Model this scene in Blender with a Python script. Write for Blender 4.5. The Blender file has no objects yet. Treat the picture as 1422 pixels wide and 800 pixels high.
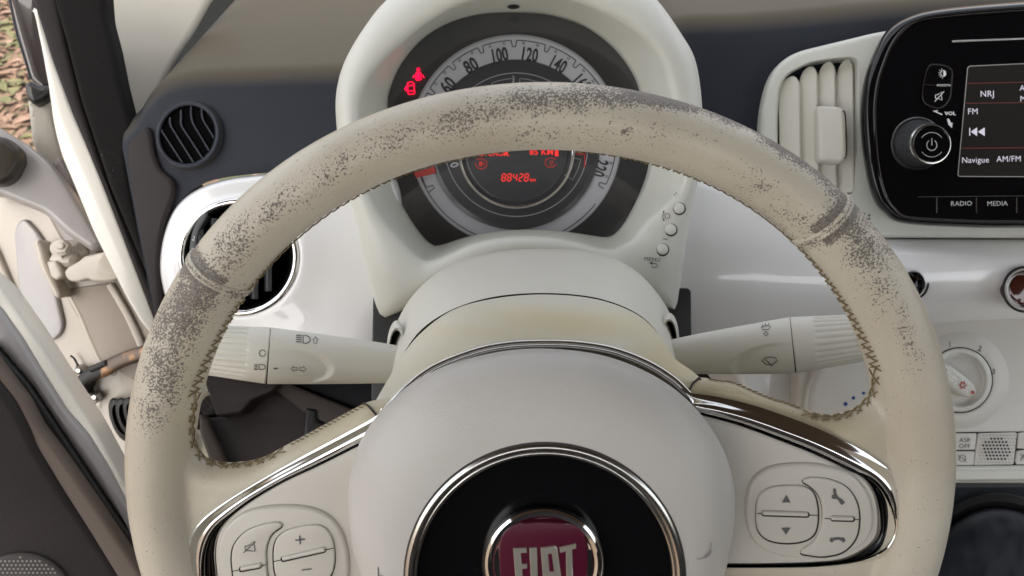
import bpy, bmesh, math, random
import numpy as np
from mathutils import Vector, Matrix, Euler
from mathutils.bvhtree import BVHTree
from mathutils.geometry import tessellate_polygon
random.seed(7)
sc = bpy.context.scene
COL = sc.collection
R = math.radians
# ------------------------------------------------------------------ camera, sky, sun, exposure
F = 1034.0                      # focal length in photo pixels (photo is 1422 x 800)
CAM_LOC = Vector((0, 0, 1.15))
CAM_ROT = Euler((R(90 - 37), 0, 0), 'XYZ')
cd = bpy.data.cameras.new('camera'); cam = bpy.data.objects.new('camera', cd); COL.objects.link(cam)
cam.location = CAM_LOC; cam.rotation_euler = CAM_ROT
cd.sensor_width = 36; cd.lens = 36 * F / 1422; cd.clip_start = .01; cd.clip_end = 400
cd.dof.use_dof = True; cd.dof.focus_distance = .37; cd.dof.aperture_fstop = 18
sc.camera = cam
M = Matrix.Translation(CAM_LOC) @ CAM_ROT.to_matrix().to_4x4()
SUN_EL, SUN_AZ = 52, -163        # azimuth clockwise from +Y (forward); the sun stands to the left of the car
s = Vector((math.sin(R(SUN_AZ)) * math.cos(R(SUN_EL)), math.cos(R(SUN_AZ)) * math.cos(R(SUN_EL)), math.sin(R(SUN_EL))))
w = bpy.data.worlds.new('World'); sc.world = w; w.use_nodes = True
nt = w.node_tree; bg = nt.nodes['Background']
sky = nt.nodes.new('ShaderNodeTexSky'); sky.sky_type = 'NISHITA'; sky.sun_disc = False
sky.sun_elevation = R(SUN_EL); sky.sun_rotation = R(SUN_AZ); sky.dust_density = 2.5; sky.air_density = 1.0; sky.ozone_density = 1.0
hs = nt.nodes.new('ShaderNodeHueSaturation'); hs.inputs['Saturation'].default_value = .35
nt.links.new(sky.outputs[0], hs.inputs['Color']); wb = nt.nodes.new('ShaderNodeMix'); wb.data_type = 'RGBA'; wb.blend_type = 'MULTIPLY'; wb.inputs[0].default_value = 1; wb.inputs[7].default_value = (1.04, 1.0, .945, 1)
nt.links.new(hs.outputs[0], wb.inputs[6]); nt.links.new(wb.outputs[2], bg.inputs[0]); bg.inputs[1].default_value = .14
sl = bpy.data.lights.new('sun', 'SUN'); so = bpy.data.objects.new('sun', sl); COL.objects.link(so)
sl.energy = 2.0; sl.angle = R(.5); sl.color = (1, .93, .82)
so.rotation_euler = s.to_track_quat('Z', 'Y').to_euler(); so.location = s * 20
sc.render.engine = 'CYCLES'
sc.view_settings.view_transform = 'Standard'; sc.view_settings.look = 'None'
sc.view_settings.exposure = 1.9; sc.view_settings.gamma = 1
sc.cycles.use_denoising = True
sc.cycles.max_bounces = 8; sc.cycles.diffuse_bounces = 4; sc.cycles.glossy_bounces = 4
sc.cycles.sample_clamp_indirect = 6

# ------------------------------------------------------------------ materials
def mat(name, col, rough=.5, metal=0, coat=0, bump=None, var=None, spec=.5, emit=None, coatr=.05):
    m = bpy.data.materials.new(name); m.use_nodes = True
    n = m.node_tree.nodes; l = m.node_tree.links; b = n['Principled BSDF']
    b.inputs['Base Color'].default_value = (*col, 1); b.inputs['Roughness'].default_value = rough
    b.inputs['Metallic'].default_value = metal; b.inputs['Coat Weight'].default_value = coat
    b.inputs['Coat Roughness'].default_value = coatr; b.inputs['Specular IOR Level'].default_value = spec
    tc = n.new('ShaderNodeTexCoord')
    if var:                                   # (other colour, noise scale, amount lo, hi)
        c2, scl, lo, hi = var
        t = n.new('ShaderNodeTexNoise'); t.inputs['Scale'].default_value = scl; t.inputs['Detail'].default_value = 5
        mr = n.new('ShaderNodeMapRange'); mr.inputs[1].default_value = lo; mr.inputs[2].default_value = hi
        mx = n.new('ShaderNodeMix'); mx.data_type = 'RGBA'
        l.new(tc.outputs['Object'], t.inputs['Vector']); l.new(t.outputs[0], mr.inputs[0]); l.new(mr.outputs[0], mx.inputs[0])
        mx.inputs[6].default_value = (*col, 1); mx.inputs[7].default_value = (*c2, 1)
        l.new(mx.outputs[2], b.inputs['Base Color'])
    if bump:                                  # (scale, strength, distance)
        t = n.new('ShaderNodeTexNoise'); t.inputs['Scale'].default_value = bump[0]; t.inputs['Detail'].default_value = 3
        bp = n.new('ShaderNodeBump'); bp.inputs['Strength'].default_value = bump[1]; bp.inputs['Distance'].default_value = bump[2]
        l.new(tc.outputs['Object'], t.inputs['Vector']); l.new(t.outputs[0], bp.inputs['Height']); l.new(bp.outputs[0], b.inputs['Normal'])
    if emit:
        b.inputs['Emission Color'].default_value = (*emit[0], 1); b.inputs['Emission Strength'].default_value = emit[1]
    return m

IVORY = mat('ivory_plastic', (.60, .585, .52), .42, bump=(900, .25, .0004), var=((.55, .53, .46), 9, .3, .75))
IVORY_COOL = mat('pale_ivory_plastic', (.60, .605, .555), .45, bump=(1000, .25, .0004), var=((.56, .56, .50), 12, .3, .75))
GREY_IVORY = mat('grey_ivory_plastic', (.56, .545, .50), .38, bump=(1200, .2, .0003))
HUBM = mat('airbag_cover_plastic', (.51, .495, .47), .4, bump=(1100, .25, .0004), var=((.47, .45, .42), 14, .35, .7))
PANELM = mat('switch_panel_plastic', (.55, .525, .475), .33, bump=(1300, .12, .0003))
PAINT = mat('white_painted_fascia', (.78, .78, .775), .28, coat=1, coatr=.04, var=((.74, .74, .735), 6, .3, .7))
SLATE = mat('slate_soft_plastic', (.015, .018, .027), .55, spec=.3, bump=(520, .35, .0004), var=((.016, .019, .028), 30, .3, .7))
SLATE2 = mat('slate_plastic', (.016, .019, .029), .45, spec=.35, bump=(700, .3, .0004))
DARK = mat('dark_brown_plastic', (.019, .014, .0135), .6, spec=.3, bump=(700, .35, .0004), var=((.026, .020, .019), 20, .3, .7))
BLACK = mat('black_plastic', (.008, .008, .009), .4)
VOID = mat('dark_opening', (.004, .004, .004), 1, spec=0)
PIANO = mat('piano_black', (.003, .003, .004), .05, spec=.4)
PIANO_HUB = mat('black_emblem_disc', (.003, .003, .004), .22, spec=.3)
CHROME = mat('chrome', (.75, .74, .73), .07, metal=1)
SATIN = mat('satin_chrome', (.55, .54, .52), .2, metal=1)
INK = mat('grey_printed_ink', (.10, .10, .10), .6)
GROOVE = mat('dark_gap', (.03, .027, .024), .8)
WHITEINK = mat('white_printed_ink', (.75, .75, .75), .5)
LCD = mat('screen_lettering', (.3, .3, .33), .5, emit=((.72, .68, .80), .16))
LCDRED = mat('screen_red_line', (.1, .02, .02), .5, emit=((.5, .1, .05), .02))
SCREEN = mat('screen_glass', (.022, .021, .019), .12, spec=.5)
RED = mat('red_lit_display', (.3, .01, .01), .5, emit=((1, .04, .03), .24))
REDDIM = mat('red_dim_display', (.2, .01, .01), .5, emit=((1, .05, .03), .08))
REDICON = mat('red_warning_lamp', (.3, .0, .01), .5, emit=((1, .0, .03), .9))
NEEDLE = mat('red_needle', (.5, .05, .04), .5)
DIALDARK = mat('dial_dark', (.030, .031, .034), .35, coat=.5, coatr=.15)
DIALDARK2 = mat('dial_centre_dark', (.035, .037, .043), .4, coat=.4, coatr=.2)
DIALBAND = mat('dial_band_silver', (.46, .47, .51), .4, coat=.3, coatr=.2)
DIALINK = mat('dial_figures', (.03, .03, .032), .5)
DIALLINE = mat('dial_pale_line', (.30, .31, .33), .4)
BADGERED = mat('badge_dark_red', (.075, .0015, .018), .3, coat=.5)
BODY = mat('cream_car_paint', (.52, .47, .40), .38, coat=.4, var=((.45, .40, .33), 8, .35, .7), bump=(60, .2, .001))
BODY_SUN = mat('sunlit_cream_paint', (.80, .77, .69), .35, coat=.5)  # body paint whitened so the flanges carry their sunlight in the colour
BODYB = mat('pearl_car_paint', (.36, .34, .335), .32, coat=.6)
STEEL = mat('zinc_steel', (.45, .43, .41), .35, metal=1)
RUST = mat('rusty_steel', (.11, .085, .07), .4, metal=.7, var=((.30, .17, .09), 70, .52, .62))
RUBBER = mat('black_rubber', (.018, .017, .016), .55, bump=(300, .4, .0006))
PILLAR = mat('pillar_trim_cream', (.50, .47, .40), .55, bump=(800, .3, .0004))
THREAD = mat('olive_brown_thread', (.19, .14, .065), .8, bump=(3000, .5, .0002))
BLUEDOT = mat('blue_ink', (.01, .05, .22), .5)
REDINK = mat('red_ink', (.35, .05, .04), .5)
SLIVER = mat('sill_cream_paint', (.8, .76, .62), .4)
NAVY = mat('navy_black_leatherette', (.004, .006, .011), .55, spec=.3, bump=(500, .25, .0004))
BROWNLENS = mat('brown_lens', (.05, .012, .008), .12, coat=1)

def weatherstrip_mat():
    m = mat('dusty_weatherstrip', (.007, .006, .0055), .9, spec=.25, bump=(1500, .8, .0008))
    n = m.node_tree.nodes; l = m.node_tree.links; b = n['Principled BSDF']
    t = n.new('ShaderNodeTexNoise'); t.inputs['Scale'].default_value = 900; t.inputs['Detail'].default_value = 2
    t2 = n.new('ShaderNodeTexNoise'); t2.inputs['Scale'].default_value = 16
    tc = n.new('ShaderNodeTexCoord'); l.new(tc.outputs['Object'], t.inputs[0]); l.new(tc.outputs['Object'], t2.inputs[0])
    a = n.new('ShaderNodeMath'); a.operation = 'MULTIPLY_ADD'; a.inputs[1].default_value = .5
    l.new(t2.outputs[0], a.inputs[0]); l.new(t.outputs[0], a.inputs[2])
    mr = n.new('ShaderNodeMapRange'); mr.inputs[1].default_value = 1.0; mr.inputs[2].default_value = 1.04
    mx = n.new('ShaderNodeMix'); mx.data_type = 'RGBA'
    mx.inputs[6].default_value = (.007, .006, .0055, 1); mx.inputs[7].default_value = (.30, .26, .22, 1)
    l.new(a.outputs[0], mr.inputs[0]); l.new(mr.outputs[0], mx.inputs[0]); l.new(mx.outputs[2], b.inputs['Base Color'])
    return m
STRIP = weatherstrip_mat()

def leather_mat():
    m = mat('worn_ivory_leather', (.53, .48, .40), .36, bump=(1500, .35, .0004))
    n = m.node_tree.nodes; l = m.node_tree.links; b = n['Principled BSDF']
    tc = n.new('ShaderNodeTexCoord')
    at = n.new('ShaderNodeAttribute'); at.attribute_name = 'wear'
    t = n.new('ShaderNodeTexNoise'); t.inputs['Scale'].default_value = 1150; t.inputs['Detail'].default_value = 2.5; t.inputs['Roughness'].default_value = .6
    t2 = n.new('ShaderNodeTexNoise'); t2.inputs['Scale'].default_value = 150; t2.inputs['Detail'].default_value = 4
    t3 = n.new('ShaderNodeTexNoise'); t3.inputs['Scale'].default_value = 14; t3.inputs['Detail'].default_value = 3
    for q in (t, t2, t3): l.new(tc.outputs['Object'], q.inputs['Vector'])
    def ma(op, a, b_, c=None):
        x = n.new('ShaderNodeMath'); x.operation = op
        for i, v in enumerate((a, b_, c)):
            if v is None: continue
            if isinstance(v, (int, float)): x.inputs[i].default_value = v
            else: l.new(v, x.inputs[i])
        return x.outputs[0]
    v = ma('MULTIPLY_ADD', ma('SUBTRACT', t.outputs[0], .5), 2.6, at.outputs['Fac'])
    v = ma('MULTIPLY_ADD', ma('SUBTRACT', t2.outputs[0], .5), .8, v)
    mr = n.new('ShaderNodeMapRange'); mr.inputs[1].default_value = .50; mr.inputs[2].default_value = .60; l.new(v, mr.inputs[0])
    base = n.new('ShaderNodeMix'); base.data_type = 'RGBA'
    base.inputs[6].default_value = (.56, .52, .43, 1); base.inputs[7].default_value = (.47, .42, .335, 1)
    mr2 = n.new('ShaderNodeMapRange'); mr2.inputs[1].default_value = .35; mr2.inputs[2].default_value = .65
    l.new(t3.outputs[0], mr2.inputs[0]); l.new(mr2.outputs[0], base.inputs[0])
    # grime that has yellowed the spoke leather near the hub
    at2 = n.new('ShaderNodeAttribute'); at2.attribute_name = 'stain'
    wc = n.new('ShaderNodeMix'); wc.data_type = 'RGBA'; t4 = n.new('ShaderNodeTexNoise'); t4.inputs['Scale'].default_value = 1500; t4.inputs['Detail'].default_value = 2; l.new(tc.outputs['Object'], t4.inputs['Vector'])
    mr4 = n.new('ShaderNodeMapRange'); mr4.inputs[1].default_value = .44; mr4.inputs[2].default_value = .56; l.new(t4.outputs[0], mr4.inputs[0]); l.new(mr4.outputs[0], wc.inputs[0])
    wc.inputs[6].default_value = (.12, .104, .092, 1); wc.inputs[7].default_value = (.23, .205, .175, 1)
    st = n.new('ShaderNodeMix'); st.data_type = 'RGBA'; l.new(base.outputs[2], st.inputs[6]); st.inputs[7].default_value = (.50, .44, .27, 1)
    l.new(at2.outputs['Fac'], st.inputs[0])
    mx = n.new('ShaderNodeMix'); mx.data_type = 'RGBA'; l.new(st.outputs[2], mx.inputs[6]); l.new(wc.outputs[2], mx.inputs[7])
    l.new(mr.outputs[0], mx.inputs[0]); l.new(mx.outputs[2], b.inputs['Base Color'])
    mr3 = n.new('ShaderNodeMapRange'); mr3.inputs[3].default_value = .34; mr3.inputs[4].default_value = .62
    l.new(mr.outputs[0], mr3.inputs[0]); l.new(mr3.outputs[0], b.inputs['Roughness'])
    bp = n.new('ShaderNodeBump'); bp.invert = True; bp.inputs['Strength'].default_value = .5; bp.inputs['Distance'].default_value = .0004
    l.new(mr.outputs[0], bp.inputs['Height']); old = b.inputs['Normal'].links[0].from_socket
    l.new(old, bp.inputs['Normal']); l.new(bp.outputs[0], b.inputs['Normal'])
    return m
LEATHER = leather_mat()

def shroud_mat():
    m = mat('yellowed_ivory_plastic', (.58, .56, .48), .45, bump=(900, .3, .0004))
    n = m.node_tree.nodes; l = m.node_tree.links; b = n['Principled BSDF']
    at = n.new('ShaderNodeAttribute'); at.attribute_name = 'stain'
    mx = n.new('ShaderNodeMix'); mx.data_type = 'RGBA'
    mx.inputs[6].default_value = (.58, .56, .48, 1); mx.inputs[7].default_value = (.55, .47, .26, 1)
    l.new(at.outputs['Fac'], mx.inputs[0]); l.new(mx.outputs[2], b.inputs['Base Color'])
    return m
SHROUD = shroud_mat()

def top_sheen_tint(m):
    # olive brown mixed into upward faces, painting the reflected light on the pad top
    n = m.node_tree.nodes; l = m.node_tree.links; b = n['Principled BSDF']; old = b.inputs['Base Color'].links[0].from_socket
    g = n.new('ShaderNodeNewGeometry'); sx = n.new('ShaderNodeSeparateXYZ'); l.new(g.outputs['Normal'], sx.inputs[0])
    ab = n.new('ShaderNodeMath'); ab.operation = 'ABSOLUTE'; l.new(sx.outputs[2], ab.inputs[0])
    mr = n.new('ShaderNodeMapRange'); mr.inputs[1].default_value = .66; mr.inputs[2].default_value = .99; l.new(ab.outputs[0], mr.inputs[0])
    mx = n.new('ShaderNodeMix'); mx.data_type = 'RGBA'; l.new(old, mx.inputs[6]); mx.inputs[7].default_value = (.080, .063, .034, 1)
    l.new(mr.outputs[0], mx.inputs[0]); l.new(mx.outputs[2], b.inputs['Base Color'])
top_sheen_tint(SLATE)

# ------------------------------------------------------------------ geometry helpers (all shapes are laid out in metres in a frame fixed at the driver's eye)
def ray(px, py): return np.array([(px - 711) / F, -(py - 400) / F, -1.0])
def proj(p): return 711 + p[0] / -p[2] * F, 400 - p[1] / -p[2] * F
class Plane:
    def __init__(s, px, py, d, tx=0, ty=0):
        s.n = np.array([math.sin(ty), math.sin(tx) * math.cos(ty), math.cos(tx) * math.cos(ty)])
        u = np.cross([0, 1, 0], s.n); s.u = u / np.linalg.norm(u); s.v = np.cross(s.n, s.u); s.o = ray(px, py) * d
    def at(s, px, py, h=0):
        r = ray(px, py); return r * ((s.o @ s.n + h) / (r @ s.n))
    def to2(s, p): q = p - s.o; return q @ s.u, q @ s.v
    def p3(s, a, b, h): return s.o + a * s.u + b * s.v + h * s.n
    def nrm(s, px, py): return s.n
class Surf:                              # marks that follow a modelled surface
    def __init__(s, vf): s.b = BVHTree.FromPolygons([Vector(v) for v in vf[0]], vf[1])
    def hit(s, px, py):
        r = Vector(ray(px, py)); loc, nn, i, d = s.b.ray_cast(Vector((0, 0, 0)), r.normalized())
        if loc is None:
            loc, nn, i, d = s.b.find_nearest(r * s.last if hasattr(s, 'last') else r * .4)
        if nn.dot(r) > 0: nn = -nn
        s.last = -loc.z; return np.array(loc), np.array(nn)
    def at(s, px, py, h=0):
        p, n_ = s.hit(px, py); return p + n_ * h

def spl(pts, n=64, closed=True):
    P_ = np.array(pts, float); k = len(P_)
    if closed: Q = np.vstack([P_[-1], P_, P_[0], P_[1]]); segs = k
    else: Q = np.vstack([2 * P_[0] - P_[1], P_, 2 * P_[-1] - P_[-2]]); segs = k - 1
    out = []
    for i in range(segs):
        a, b, c, d = Q[i], Q[i + 1], Q[i + 2], Q[i + 3]
        for t in np.linspace(0, 1, 24, endpoint=False):
            out.append(.5 * ((2 * b) + (-a + c) * t + (2 * a - 5 * b + 4 * c - d) * t * t + (-a + 3 * b - 3 * c + d) * t ** 3))
    if not closed: out.append(Q[-2])
    return resamp(np.array(out), n, closed)
def resamp(o, n, closed=True):
    o = np.array(o, float)
    if closed: o = np.vstack([o, o[0]])
    L = np.r_[0, np.cumsum(np.linalg.norm(np.diff(o, axis=0), axis=1))]
    tt = np.linspace(0, L[-1], n + 1)[:-1] if closed else np.linspace(0, L[-1], n)
    return np.stack([np.interp(tt, L, o[:, k]) for k in range(o.shape[1])], 1)
def rp(pts, r=6, n=5):                   # polygon with rounded corners
    out = []; k = len(pts)
    for i in range(k):
        a, b, c = (np.array(pts[j % k][:2], float) for j in (i - 1, i, i + 1))
        rr = pts[i][2] if len(pts[i]) > 2 else r
        d1 = min(rr, np.linalg.norm(a - b) * .48); d2 = min(rr, np.linalg.norm(c - b) * .48)
        p = b + (a - b) / max(1e-9, np.linalg.norm(a - b)) * d1; q = b + (c - b) / max(1e-9, np.linalg.norm(c - b)) * d2
        if rr <= 0: out.append(b); continue
        for t in np.linspace(0, 1, n + 1): out.append((1 - t) ** 2 * p + 2 * t * (1 - t) * b + t * t * q)
    return np.array(out)
def ell(cx, cy, rx, ry=None, rot=0, n=48, a0=0, a1=360):
    ry = rx if ry is None else ry; cr, sr = math.cos(R(rot)), math.sin(R(rot)); o = []
    full = abs(a1 - a0) >= 360
    for t in np.linspace(R(a0), R(a1), n, endpoint=not full):
        x, y = rx * math.cos(t), ry * math.sin(t); o.append((cx + x * cr - y * sr, cy + x * sr + y * cr))
    return np.array(o)
def inset(P2, d):
    P2 = np.array(P2); a = np.roll(P2, 1, 0); c = np.roll(P2, -1, 0)
    area = .5 * np.sum(P2[:, 0] * c[:, 1] - c[:, 0] * P2[:, 1]); sg = 1 if area > 0 else -1
    e1 = P2 - a; e2 = c - P2
    def nn(e): l = np.linalg.norm(e, axis=1)[:, None]; l[l < 1e-9] = 1; e = e / l; return np.stack([-e[:, 1], e[:, 0]], 1) * sg
    m = nn(e1) + nn(e2); l = np.linalg.norm(m, axis=1)[:, None]; l[l < .3] = .3; m = m / l
    k = np.clip(1 / np.maximum((m * nn(e1)).sum(1), .5), 1, 1.6)[:, None]
    return P2 + m * d * k

def edge_y(S, x, y0, dmax=.37):
    for y in np.arange(y0 - 30, y0 + 30, .7):
        q = Vector(ray(x, y)); loc, nn, i, d = S.b.ray_cast(Vector((0, 0, 0)), q.normalized())
        if loc is not None and -loc.z < dmax: return y
    return None
ROOT = {}
def thing(name, label, cat, at3, group=None):
    o = bpy.data.objects.new(name, None); COL.objects.link(o); o.empty_display_size = .02
    o.location = M @ Vector(at3); o['label'] = label; o['category'] = cat
    if group: o['group'] = group
    ROOT[o.name] = o; return o
def rootloc(p):
    while p is not None and p.parent is not None: p = p.parent
    return p.location if p is not None else None
def mesh(name, vf, m, parent, smooth=True, label=None, top=None, world=False):
    v, f = vf
    W = [Vector(p) if world else M @ Vector(p) for p in v]
    loc = rootloc(parent)
    if loc is None: loc = sum(W, Vector()) / len(W)
    me = bpy.data.meshes.new(name); me.from_pydata([tuple(p - loc) for p in W], [], [tuple(q) for q in f]); me.update()
    bm = bmesh.new(); bm.from_mesh(me); bmesh.ops.recalc_face_normals(bm, faces=bm.faces); bm.to_mesh(me); bm.free()
    if smooth:
        me.shade_smooth()
        me.set_sharp_from_angle(angle=R(smooth if smooth is not True else 40))
    me.materials.append(m)
    o = bpy.data.objects.new(name, me); COL.objects.link(o)
    if parent is not None: o.parent = parent
    else: o.location = loc
    if label: o['label'] = label
    if top:
        for k, x in top.items(): o[k] = x
    return o
def join(*vfs):
    V, Fc = [], []
    for v, f in vfs:
        b = len(V); V += list(v); Fc += [tuple(i + b for i in q) for q in f]
    return V, Fc
def loft(rings, closed=True, cap0=False, cap1=False):
    n = len(rings[0]); V = [p for r_ in rings for p in r_]; Fc = []
    for j in range(len(rings) - 1):
        for i in range(n if closed else n - 1):
            k = (i + 1) % n; Fc.append((j * n + i, j * n + k, (j + 1) * n + k, (j + 1) * n + i))
    for c, base in ((cap0, 0), (cap1, (len(rings) - 1) * n)):
        if c:
            ctr = sum(V[base:base + n]) / n; V.append(np.array(ctr))
            for i in range(n): Fc.append((base + i, base + (i + 1) % n, len(V) - 1))
    return V, Fc
def ring(pts, pl, h=0): return [pl.at(x, y, h) for x, y in pts]
def fill(c3, holes=()):
    """flat cap (with holes) -> triangles; returns verts, faces"""
    loops = [[Vector(p) for p in c] for c in [c3] + list(holes)]
    tri = tessellate_polygon(loops); V = [np.array(p) for c in loops for p in c]
    return V, [tuple(t) for t in tri if len(set(t)) == 3]
def slab(pts, pl, h=.002, b=.001, h0=-.004, steps=4, holes=(), bulge=0, nr=8):
    """plate with rounded rim whose face stands at height h over the plane, foot at h0"""
    P2 = np.array([pl.to2(pl.at(x, y, h)) for x, y in pts])
    rings = [[pl.p3(a, c, h0) for a, c in P2]]
    last = P2
    for k in range(steps + 1):
        t = k / steps * math.pi / 2 if b > 0 else 0
        q = inset(P2, b * (1 - math.cos(t))); last = q
        rings.append([pl.p3(a, c, h - b + b * math.sin(t)) for a, c in q])
        if b <= 0: break
    if bulge:
        ctr = last.mean(0)
        for k in range(1, nr):
            t = 1 - k / nr; rings.append([pl.p3(*(ctr + (p - ctr) * t), h + bulge * (1 - t ** 2)) for p in last])
        v, f = loft(rings); c = len(v); v.append(pl.p3(*ctr, h + bulge)); base = (len(rings) - 1) * len(P2)
        for i in range(len(P2)): f.append((base + i, base + (i + 1) % len(P2), c))
        return v, f
    H = []
    parts = [loft(rings)]
    for hp in holes:
        c = [pl.at(x, y, h) for x, y in hp]; c2 = [pl.to2(p) for p in c]
        H.append([pl.p3(a, d, h) for a, d in c2]); parts.append(loft([H[-1], [pl.p3(a, d, h0) for a, d in c2]]))
    parts.append(fill(rings[-1], H))
    return weld(join(*parts))
def weld(vf, d=1e-6):
    bm = bmesh.new(); vs = [bm.verts.new(p) for p in vf[0]]
    for q in vf[1]:
        try: bm.faces.new([vs[i] for i in q])
        except ValueError: pass
    bmesh.ops.remove_doubles(bm, verts=bm.verts, dist=d)
    bm.verts.index_update(); V = [np.array(v.co) for v in bm.verts]; Fc = [tuple(v.index for v in f.verts) for f in bm.faces]; bm.free()
    return V, Fc
def tube(path, r, seg=10, closed=False, cap=True, flat=1.0, nrm=None):
    P_ = np.array(path, float); n = len(P_); rr = np.full(n, r) if np.isscalar(r) else np.array(r)
    T = (np.roll(P_, -1, 0) - np.roll(P_, 1, 0)) if closed else np.gradient(P_, axis=0)
    rings = []; ref = np.array([0, 0, 1.0]) if nrm is None else np.array(nrm)
    for i in range(n):
        t = T[i] / (np.linalg.norm(T[i]) + 1e-12); a = np.cross(t, ref); l = np.linalg.norm(a)
        a = np.array([1., 0, 0]) if l < 1e-5 else a / l
        b = np.cross(a, t)
        rings.append([P_[i] + rr[i] * (math.cos(q) * a + math.sin(q) * flat * b) for q in np.linspace(0, 2 * math.pi, seg, endpoint=False)])
    if closed: rings.append(rings[0]); return weld(loft(rings))
    return loft(rings, True, cap, cap)
def strokes(lines, wpx, surf, h=.0003, closed=False):
    """printed strokes, wpx photo-pixels wide, lying on a surface"""
    V, Fc = [], []
    for ln in lines:
        ln = np.array(ln, float)
        cl = closed or (len(ln) > 3 and np.allclose(ln[0], ln[-1]))
        if cl and np.allclose(ln[0], ln[-1]): ln = ln[:-1]
        n = len(ln); T = (np.roll(ln, -1, 0) - np.roll(ln, 1, 0)) if cl else np.gradient(ln, axis=0)
        T = T / (np.linalg.norm(T, axis=1)[:, None] + 1e-9); N = np.stack([-T[:, 1], T[:, 0]], 1) * wpx / 2
        b = len(V)
        for i in range(n):
            V.append(surf.at(*(ln[i] + N[i]), h)); V.append(surf.at(*(ln[i] - N[i]), h))
        for i in range(n if cl else n - 1):
            j = (i + 1) % n; Fc.append((b + 2 * i, b + 2 * i + 1, b + 2 * j + 1, b + 2 * j))
    return V, Fc
def patch(pts, surf, h=.0003):
    """filled printed shape on a surface"""
    v, f = fill([np.array([x, y, 0]) for x, y in pts]); return [surf.at(p[0], p[1], h) for p in v], f
def text(st, surf, cx, cy, hp, ws=1., rot=0, h=.0003, bold=0, sk=0):
    cu = bpy.data.curves.new('t', 'FONT'); cu.body = st; cu.align_x = 'CENTER'; cu.offset = bold; cu.resolution_u = 3; cu.space_character = 1.05
    ob = bpy.data.objects.new('t', cu); COL.objects.link(ob); dg = bpy.context.evaluated_depsgraph_get()
    me = bpy.data.meshes.new_from_object(ob.evaluated_get(dg)); COL.objects.unlink(ob); bpy.data.objects.remove(ob)
    V = []; sz = hp / .70; c, s_ = math.cos(R(rot)), math.sin(R(rot))
    for v in me.vertices:
        x = v.co.x * sz * ws + sk * v.co.y * sz; y = -(v.co.y - .35) * sz
        V.append(surf.at(cx + x * c - y * s_, cy + x * s_ + y * c, h))
    Fc = [tuple(p.vertices) for p in me.polygons]; bpy.data.meshes.remove(me); return V, Fc

def rbox(cx, cy, w_, h_, r=3, rot=0):
    c, s_ = math.cos(R(rot)), math.sin(R(rot))
    return rp([(cx + x * c - y * s_, cy + x * s_ + y * c) for x, y in ((-w_ / 2, -h_ / 2), (w_ / 2, -h_ / 2), (w_ / 2, h_ / 2), (-w_ / 2, h_ / 2))], r)
def smoothmod(vf, it=0): return vf

# ================================================================== SETTING
def wbox(x0, x1, y0, y1, z0, z1):
    V = [(x, y, z) for x in (x0, x1) for y in (y0, y1) for z in (z0, z1)]
    return V, [(0, 1, 3, 2), (4, 6, 7, 5), (0, 4, 5, 1), (2, 3, 7, 6), (0, 2, 6, 4), (1, 5, 7, 3)]
ST = {'kind': 'structure'}
def ground_mat():
    m = mat('leaf_litter_ground', (.16, .12, .08), .95, bump=(20, 1, .02))
    n = m.node_tree.nodes; l = m.node_tree.links; b = n['Principled BSDF']
    v = n.new('ShaderNodeTexVoronoi'); v.inputs['Scale'].default_value = 26; v.inputs['Randomness'].default_value = 1
    tc = n.new('ShaderNodeTexCoord'); l.new(tc.outputs['Object'], v.inputs['Vector'])
    sp = n.new('ShaderNodeSeparateColor'); l.new(v.outputs['Color'], sp.inputs[0])
    cr = n.new('ShaderNodeValToRGB'); l.new(sp.outputs[0], cr.inputs[0]); e = cr.color_ramp.elements
    e[0].color = (.04, .05, .02, 1); e[1].color = (.19, .12, .085, 1)
    for p, c in ((.3, (.08, .07, .035, 1)), (.5, (.12, .07, .05, 1)), (.75, (.15, .09, .065, 1))):
        x = e.new(p); x.color = c
    l.new(cr.outputs[0], b.inputs['Base Color']); return m
mesh('ground', ([(-60, -60, 0), (60, -60, 0), (60, 60, 0), (-60, 60, 0)], [(0, 1, 2, 3)]), ground_mat(), None, top=ST, world=True)
def slope():
    V, Fc = [], []; nx, ny = 40, 24
    for j in range(ny + 1):
        for i in range(nx + 1):
            x = -45 + 90 * i / nx; t = j / ny; y = 7 + 30 * t - .004 * x * x
            V.append((x, y, -.3 + 9 * t ** .8 + .5 * math.sin(x * .7 + t * 5) * t))
    for j in range(ny):
        for i in range(nx): a = j * (nx + 1) + i; Fc.append((a, a + 1, a + nx + 2, a + nx + 1))
    return V, Fc
mesh('added_hillside', slope(), bpy.data.materials['leaf_litter_ground'], None, top=ST, world=True)  # unseen slope added for brown reflections and warm bounce light
LEAF = [mat('dry_leaf_' + a, c, .8, var=(d, 9, .35, .6)) for a, c, d in (('tan', (.21, .135, .10), (.13, .08, .05)), ('green', (.08, .085, .035), (.12, .11, .05)))]
def leaves(k, seed):
    rnd = random.Random(seed); V = []; Fc = []
    for i in range(k):
        x = rnd.uniform(-4.2, -1.3); y = rnd.uniform(1.2, 5.5); a = rnd.uniform(0, 6.3); L = rnd.uniform(.02, .05); W = L * rnd.uniform(.3, .6)
        z = rnd.uniform(.006, .03); tl = rnd.uniform(-.012, .02); c, s_ = math.cos(a), math.sin(a); b = len(V)
        for u, v_, dz in ((-L, 0, 0), (-L * .3, W, tl), (L * .5, W * .8, tl), (L, 0, 0), (L * .5, -W * .8, tl), (-L * .3, -W, tl)):
            V.append((x + u * c - v_ * s_, y + u * s_ + v_ * c, z + dz))
        Fc.append(tuple(range(b, b + 6)))
    return V, Fc
for i, k in ((0, 5200), (1, 2600)):
    mesh('leaf_litter', leaves(k, i), LEAF[i], None, world=True, smooth=False, top={'kind': 'stuff'})
LINING = mat('roof_lining_fabric', (.13, .115, .10), .9, bump=(300, .3, .001))
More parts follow.
